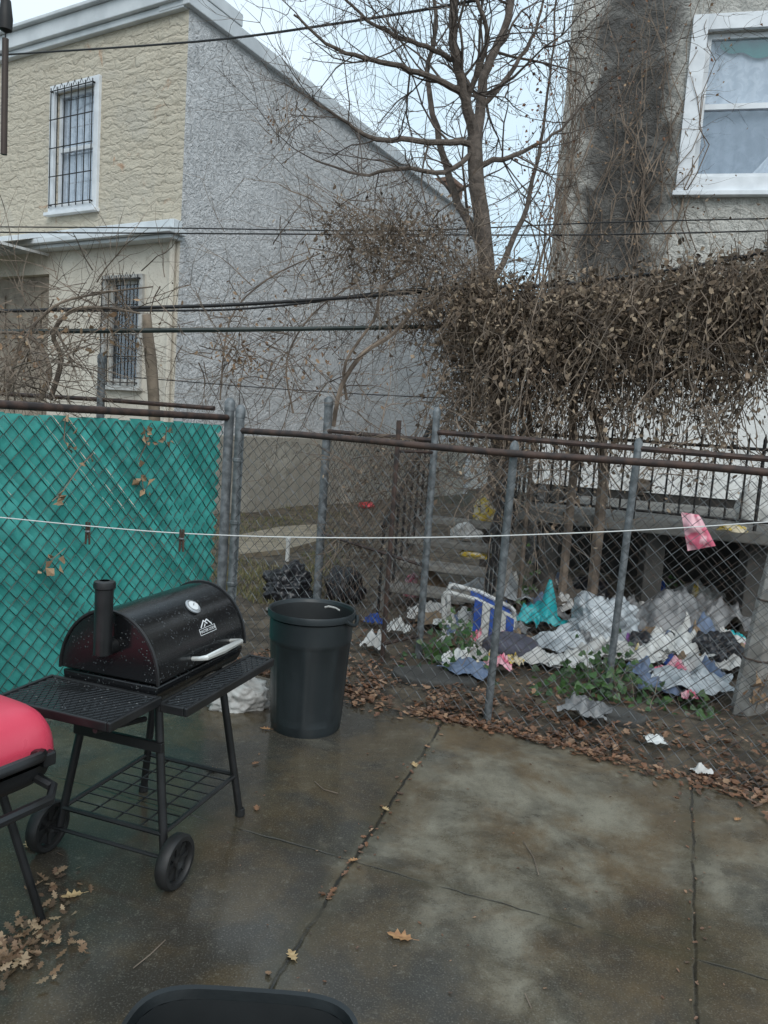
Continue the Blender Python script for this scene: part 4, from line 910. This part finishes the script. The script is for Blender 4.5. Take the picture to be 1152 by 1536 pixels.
def scrap(name,label,cat,px,py,w,h,m,seed,grp=None,z=.0):
    q=G(px,py,z); k=q.y/FP; r=random.Random(seed); an=r.uniform(-.6,.6); ca_,sa_=math.cos(an),math.sin(an); W_=w*k; asp=r.uniform(.6,1.0); n=18; a=MB()
    q.z=max(soilz(q.x,q.y),-.03)+.02 if z==.0 and q.y>4.3 else z
    def fn(u,v):
        x=(u-.5)*W_; y=(v-.5)*W_*asp; e=1+.35*noise.noise(V((u*3,v*3,seed)))
        hh=h*k*(.30+1.0*abs(noise.noise(V((u*2.6+seed,v*2.6,1.3))))+.6*abs(noise.noise(V((u*6,v*6,seed+.5)))))*(.35+.65*math.sin(math.pi*min(max(u,.04),.96))*math.sin(math.pi*min(max(v,.04),.96)))
        x*=e; y*=e
        return V((q.x+x*ca_-y*sa_,q.y+x*sa_+y*ca_,q.z+hh))
    a.grid(n,n,fn); return single(name,a,M[m],label,cat,group=grp,smooth='all')
trash('garbage_bag','shiny black garbage bag lying on the grass behind the fence','bag',432,898,74,50,'bag_black',1,.5)
trash('garbage_bag','black garbage bag slumped against the foot of the back post','bag',517,897,56,46,'bag_black',2,.5)
trash('plastic_sack','large cloudy white sack below the porch opening','bag',900,968,108,80,'bag_white',3,.48)
scrap('plastic_bag','bright teal bag between the blue chair and the white sack','bag',812,945,70,62,'teal',4)
trash('cushion','grey purple cushion lying in front of the blue chair','cushion',763,988,90,40,'cushion',5,.14)
trash('garbage_bag','small black bag right of the white sack','bag',962,985,50,34,'bag_black',6,.5)
trash('garbage_bag','black bag beside the leaning timber post','bag',1072,1000,66,52,'bag_black',8,.5)
scrap('white_rag','white rag heap in front of the grey tarpaulin','rag',1022,990,90,60,'white',7)
scrap('plastic_sheet','torn pale plastic sheet trailing by the ivy at right','plastic sheet',1040,1034,120,50,'bag_white',9)
scrap('plastic_scrap','turquoise scrap high at right of the black bag','scrap',1092,962,44,28,'teal',10)
scrap('plastic_scrap','purple scrap left of the small black bag','scrap',938,975,36,26,'purple',11)
scrap('plastic_scrap','blue scrap lying in the leaves by the side fence','scrap',560,935,28,18,'blue',12)
scrap('paper_scrap','crumpled white paper in the leaves near the gate leaf','paper',562,972,38,34,'paper',13)
trash('carton','red and pink carton lying left of the corner post','carton',618,895,30,34,'pink',14,.25)
trash('plastic_scrap','red plastic scrap on the grass far behind the fence','scrap',550,762,24,9,'red_plastic',15,.3)
trash('white_sack','crumpled pale sack tucked behind the trash can and grill','sack',352,1062,92,56,'paper',16,.4)
trash('white_bag','white bag on the porch at the far right','bag',1130,785,54,58,'white',17,.4,z=zp)
trash('food_packet','yellow packet lying on the porch slab','packet',1098,797,44,10,'yellow',18,.3,z=zp)
trash('food_packet','white and yellow sack on the top step','packet',735,782,48,40,'yellow',19,.4,Y=7.6)
trash('garbage_bag','black bag sitting on the porch steps','bag',745,765,52,44,'bag_black',20,.5,Y=8.0)
trash('food_packet','flattened yellow packet on a lower step','packet',712,836,46,16,'yellow',21,.3,Y=7.1)
trash('paper_scrap','pale paper scrap on the middle of the porch steps','paper',700,806,44,20,'paper',36,.4,Y=7.3)
trash('cloth_bundle','grey brown bundle lying on the porch behind the pickets','bundle',965,748,100,48,'cloth_grey',22,.4,z=zp)
trash('plastic_scrap','orange object at the right edge on the porch','scrap',1146,748,22,40,'orange',23,.2,z=zp)
scrap('wet_cardboard','folded sodden cardboard left of the white tub','cardboard',648,898,50,50,'cardboard',24)
scrap('paper_scrap','flat white paper scrap on soil outside the fence','paper',982,1112,30,12,'white',25)
scrap('paper_scrap','pale crumpled wrapper at the slab edge','paper',1052,1160,28,18,'paper',26,z=.012)
trash('garbage_bag','black bag crumpled in the dark below the porch','bag',880,905,60,40,'bag_black',27,.5)
scrap('white_rag','dirty white cloth flung left of the black bag by the post','rag',1000,962,80,56,'white',28)
scrap('plastic_sheet','clear plastic sheet spread between cushion and white sack','plastic sheet',835,975,100,36,'bag_white',29)
scrap('denim_cloth','faded blue cloth crumpled right of the white rag heap','cloth',1050,968,70,50,'denim',30)
scrap('denim_cloth','faded blue cloth lying between the tarpaulin and the white sack','cloth',958,958,60,44,'denim',31)
scrap('pink_cloth','pink cloth crumpled among the white rags','cloth',1012,1012,52,30,'pink',32)
scrap('wet_cardboard','flattened cardboard lying left of the blue chair','cardboard',660,935,80,26,'cardboard',33)
scrap('plastic_sheet','pale plastic sheet rumpled behind the blue chair','plastic sheet',740,900,110,50,'bag_white',34)
scrap('grey_cloth','grey cloth heap behind the teal bag','cloth',838,915,90,54,'cloth_grey',35)
scrap('white_rag','long white cloth draped in front of the white sack','rag',905,985,110,40,'paper',37)
scrap('grey_cloth','grey cloth flung over the litter right of the tarpaulin','cloth',1070,945,100,70,'bag_grey',38)
rx=random.Random(90)
names=[('white','white'),('bag_grey','grey'),('pink','pink'),('blue','blue'),('paper','pale'),('cardboard','brown'),('white','white'),('denim','denim'),('paper','pale'),('yellow','yellow')]
for i in range(110):
    px=rx.uniform(640,1110); py=rx.uniform(890,1008)
    if i>50: px=rx.gauss(1000,65); py=rx.gauss(975,28)
    if i>88: px=rx.gauss(730,50); py=rx.gauss(960,28)
    m_,cn_=names[i%10]; big=1.0 if cn_ not in ('pink','yellow','blue') else .55
    scrap('litter_scrap','small crumpled %s litter scrap strewn over the yard'%cn_,'litter',px,py,rx.uniform(34,76)*big,rx.uniform(22,44)*(.6+.4*big),m_,40+i,'%s litter scraps strewn in the yard'%cn_)
q=D(686,872,7.1); a=MB(); a.lathe([(.09,0),(.115,.09),(.122,.09),(.122,.10),(.11,.103),(.0005,.105)],28,V((q.x,q.y,-.02))); single('plastic_tub',a,M['white'],'round white lidded tub at the foot of the steps','tub',smooth=True)
def fplane(px,py,O):
    d=ray(px,py); t=(O-CAM).dot(nd)/d.dot(nd); return CAM+d*t
c00=fplane(1022,768,K+nd*.03); c10=fplane(1050,772,K+nd*.03); c01=fplane(1032,826,K+nd*.03); c11=fplane(1074,818,K+nd*.03)
a=MB(); a.grid(16,16,lambda u,v:(c00.lerp(c10,u)).lerp(c01.lerp(c11,u),v)+nd*(.02+.03*math.sin(u*3.1)*math.sin(v*3)+.02*noise.noise(V((u*4,v*4,1)))))
single('plastic_bag',a,M['pink'],'pink printed bag snagged high on the rusted fence','bag',smooth='all')
q=G(1000,955); k=q.y/FP
def tarp(u,v):
    x=(u-.5)*125*k; y=(v-.5)*.5; z=.02+(.42-.30*abs(v-.35)*1.6)*max(0,math.sin(math.pi*(.08+.84*u)))**.6*.85*(1+.6*noise.noise(V((u*4,v*3,2))))+.09*noise.noise(V((u*9,v*8,4)))
    if v<.05: z=.0
    return V((q.x+x,q.y+y,max(z,-.03)))
a=MB(); a.grid(40,30,tarp); single('tarpaulin',a,M['bag_grey'],'grey tarpaulin crumpled right of the large white sack','tarpaulin',smooth='all')
# collapsed chair
b=G(715,952); b.z=-.02; ch=thing('beach_chair','collapsed blue fabric chair with white tubular frame','chair',b.copy()); kk=b.y/FP
rt_=V((1,-.1,0)).normalized(); bkv=V((.1,1,0)).normalized(); cw=56*kk; chh=72*kk
for sg,dx in ((-1,0),(1,.03)):
    o=b+bkv*(.15*sg)+rt_*dx
    keys=[(-.86,0),(-.98,.88),(-.94,.97),(-.85,1.0),(-.1,.90),(.80,.62),(.88,.56),(.97,.0)]
    a=MB(); a.tube([o+rt_*(cw*x)+V((0,0,chh*z)) for x,z in keys],.018,8); part('frame_tube',a,M['white'],ch,smooth=True)
a=MB(); a.tube([b+bkv*-.15+rt_*(-cw*.90)+V((0,0,chh*.45)),b+bkv*.15+rt_*(-cw*.88)+V((0,0,chh*.45))],.014,8); part('cross_tube',a,M['white'],ch,smooth=True)
a=MB(); a.grid(16,12,lambda u,v:b+bkv*(-.16+.32*v)+rt_*(-cw*.25+cw*1.12*u)+V((0,0,chh*(.95-.38*u)-.03*math.sin(v*3.1)))); part('seat_cloth',a,M['blue'],ch,smooth=True)
for i,(m_,nm) in enumerate((('blue','side_cloth'),('white','stripe_band'),('blue','side_cloth'),('white','stripe_band'),('blue','side_cloth'))):
    a=MB(); u0=i/5; u1=(i+1)/5-.01
    a.grid(6,10,lambda u,v:b+bkv*(-.185)+rt_*(cw*(-.15+1.08*(u0+(u1-u0)*u)))+V((0,-.012*math.sin(v*3),chh*(.91-.36*(u0+(u1-u0)*u))*(1-.9*v)+.01))); part(nm,a,M[m_],ch,smooth=True)
q=G(431,838); a=MB(); a.lathe([(.024,-.06),(.024,.22),(.030,.225),(.030,.26),(.024,.265),(.0005,.265)],14,V((q.x,q.y,-.02))); single('vent_pipe',a,M['white'],'short white plastic pipe standing in the grass','pipe',smooth=True)
for px,py,w_,lab in ((650,1018,.30,'flat dark paving stone half buried outside the gate'),(920,1078,.22,'dark stone half buried in leaves outside the patio fence')):
    q=G(px,py,-.03); a=MB(); rr_=random.Random(px); n=15
    pl=[(q.x+w_*(.75+.3*rr_.random())*math.cos(6.283*i/n),q.y+w_*.7*(.75+.3*rr_.random())*math.sin(6.283*i/n)) for i in range(n)]; a.poly(pl,-.09,.004); single('paving_stone',a,M['pier'],lab,'stone',bevel=.012)
# ---------------------------------------------------------------- wind chime and the porch frame it hangs from
q=D(7,140,1.2); pf=thing('porch_frame','dark timber porch post and beam out of sight at left','porch frame',V((q.x-.35,q.y,0)))
a=MB(); a.box((q.x-.35,q.y,1.25),(.09,.09,2.5)); part('post',a,M['chime'],pf); a=MB(); a.box((q.x-.05,q.y,2.555),(.9,.07,.11)); part('beam',a,M['chime'],pf)
wc=thing('wind_chime','dark tube of a wind chime hanging at the top left corner','wind chime',V((q.x,q.y,D(7,232,1.2).z)))
zt=D(7,58,1.2).z; zb=D(7,232,1.2).z; xt=q.x
a=MB(); a.tube([V((xt,q.y,zb)),V((xt,q.y,zt))],.0046,10); part('chime_tube',a,M['chime'],wc,smooth=True)
a=MB(); a.tube([V((xt,q.y,zt-.002)),V((xt,q.y,2.50))],.0012,5); part('cord',a,M['cable'],wc)
a=MB(); a.lathe([(.001,0),(.009,.004),(.010,.02),(.007,.045),(.002,.05)],12,V((xt,q.y,zt+.008))); part('cap',a,M['iron'],wc,smooth=True)
# ---------------------------------------------------------------- light
sc=bpy.context.scene; w=bpy.data.worlds.new('World'); sc.world=w; w.use_nodes=True; nt=w.node_tree
SD=V((.14,-.72,.68)).normalized()
sk=nt.nodes.new('ShaderNodeTexSky'); sk.sky_type='NISHITA'; sk.sun_disc=False; sk.sun_elevation=math.asin(SD.z); sk.sun_rotation=math.atan2(SD.x,SD.y); sk.dust_density=4; sk.air_density=1.4
tc_=nt.nodes.new('ShaderNodeTexCoord'); cn=N(nt,'ShaderNodeTexNoise',{'Vector':tc_.outputs['Generated'],'Scale':2.2,'Detail':5.0,'Distortion':.4})
cloud=mix(nt,sstep(nt,cn.outputs[0],.35,.68),(5.4,7.2,8.5),(7.7,8.9,9.7))
skc=mix(nt,.88,sk.outputs[0],cloud)
bg=nt.nodes['Background']; nt.links.new(skc,bg.inputs[0]); bg.inputs[1].default_value=.130
sl=bpy.data.lights.new('sun','SUN'); sl.energy=1.5; sl.angle=rad(40); sl.color=(1,.98,.95); so=bpy.data.objects.new('sun',sl); col.objects.link(so)
so.rotation_euler=(-SD).to_track_quat('-Z','Y').to_euler()
sc.view_settings.view_transform='Standard'; sc.view_settings.look='None'; sc.view_settings.exposure=0
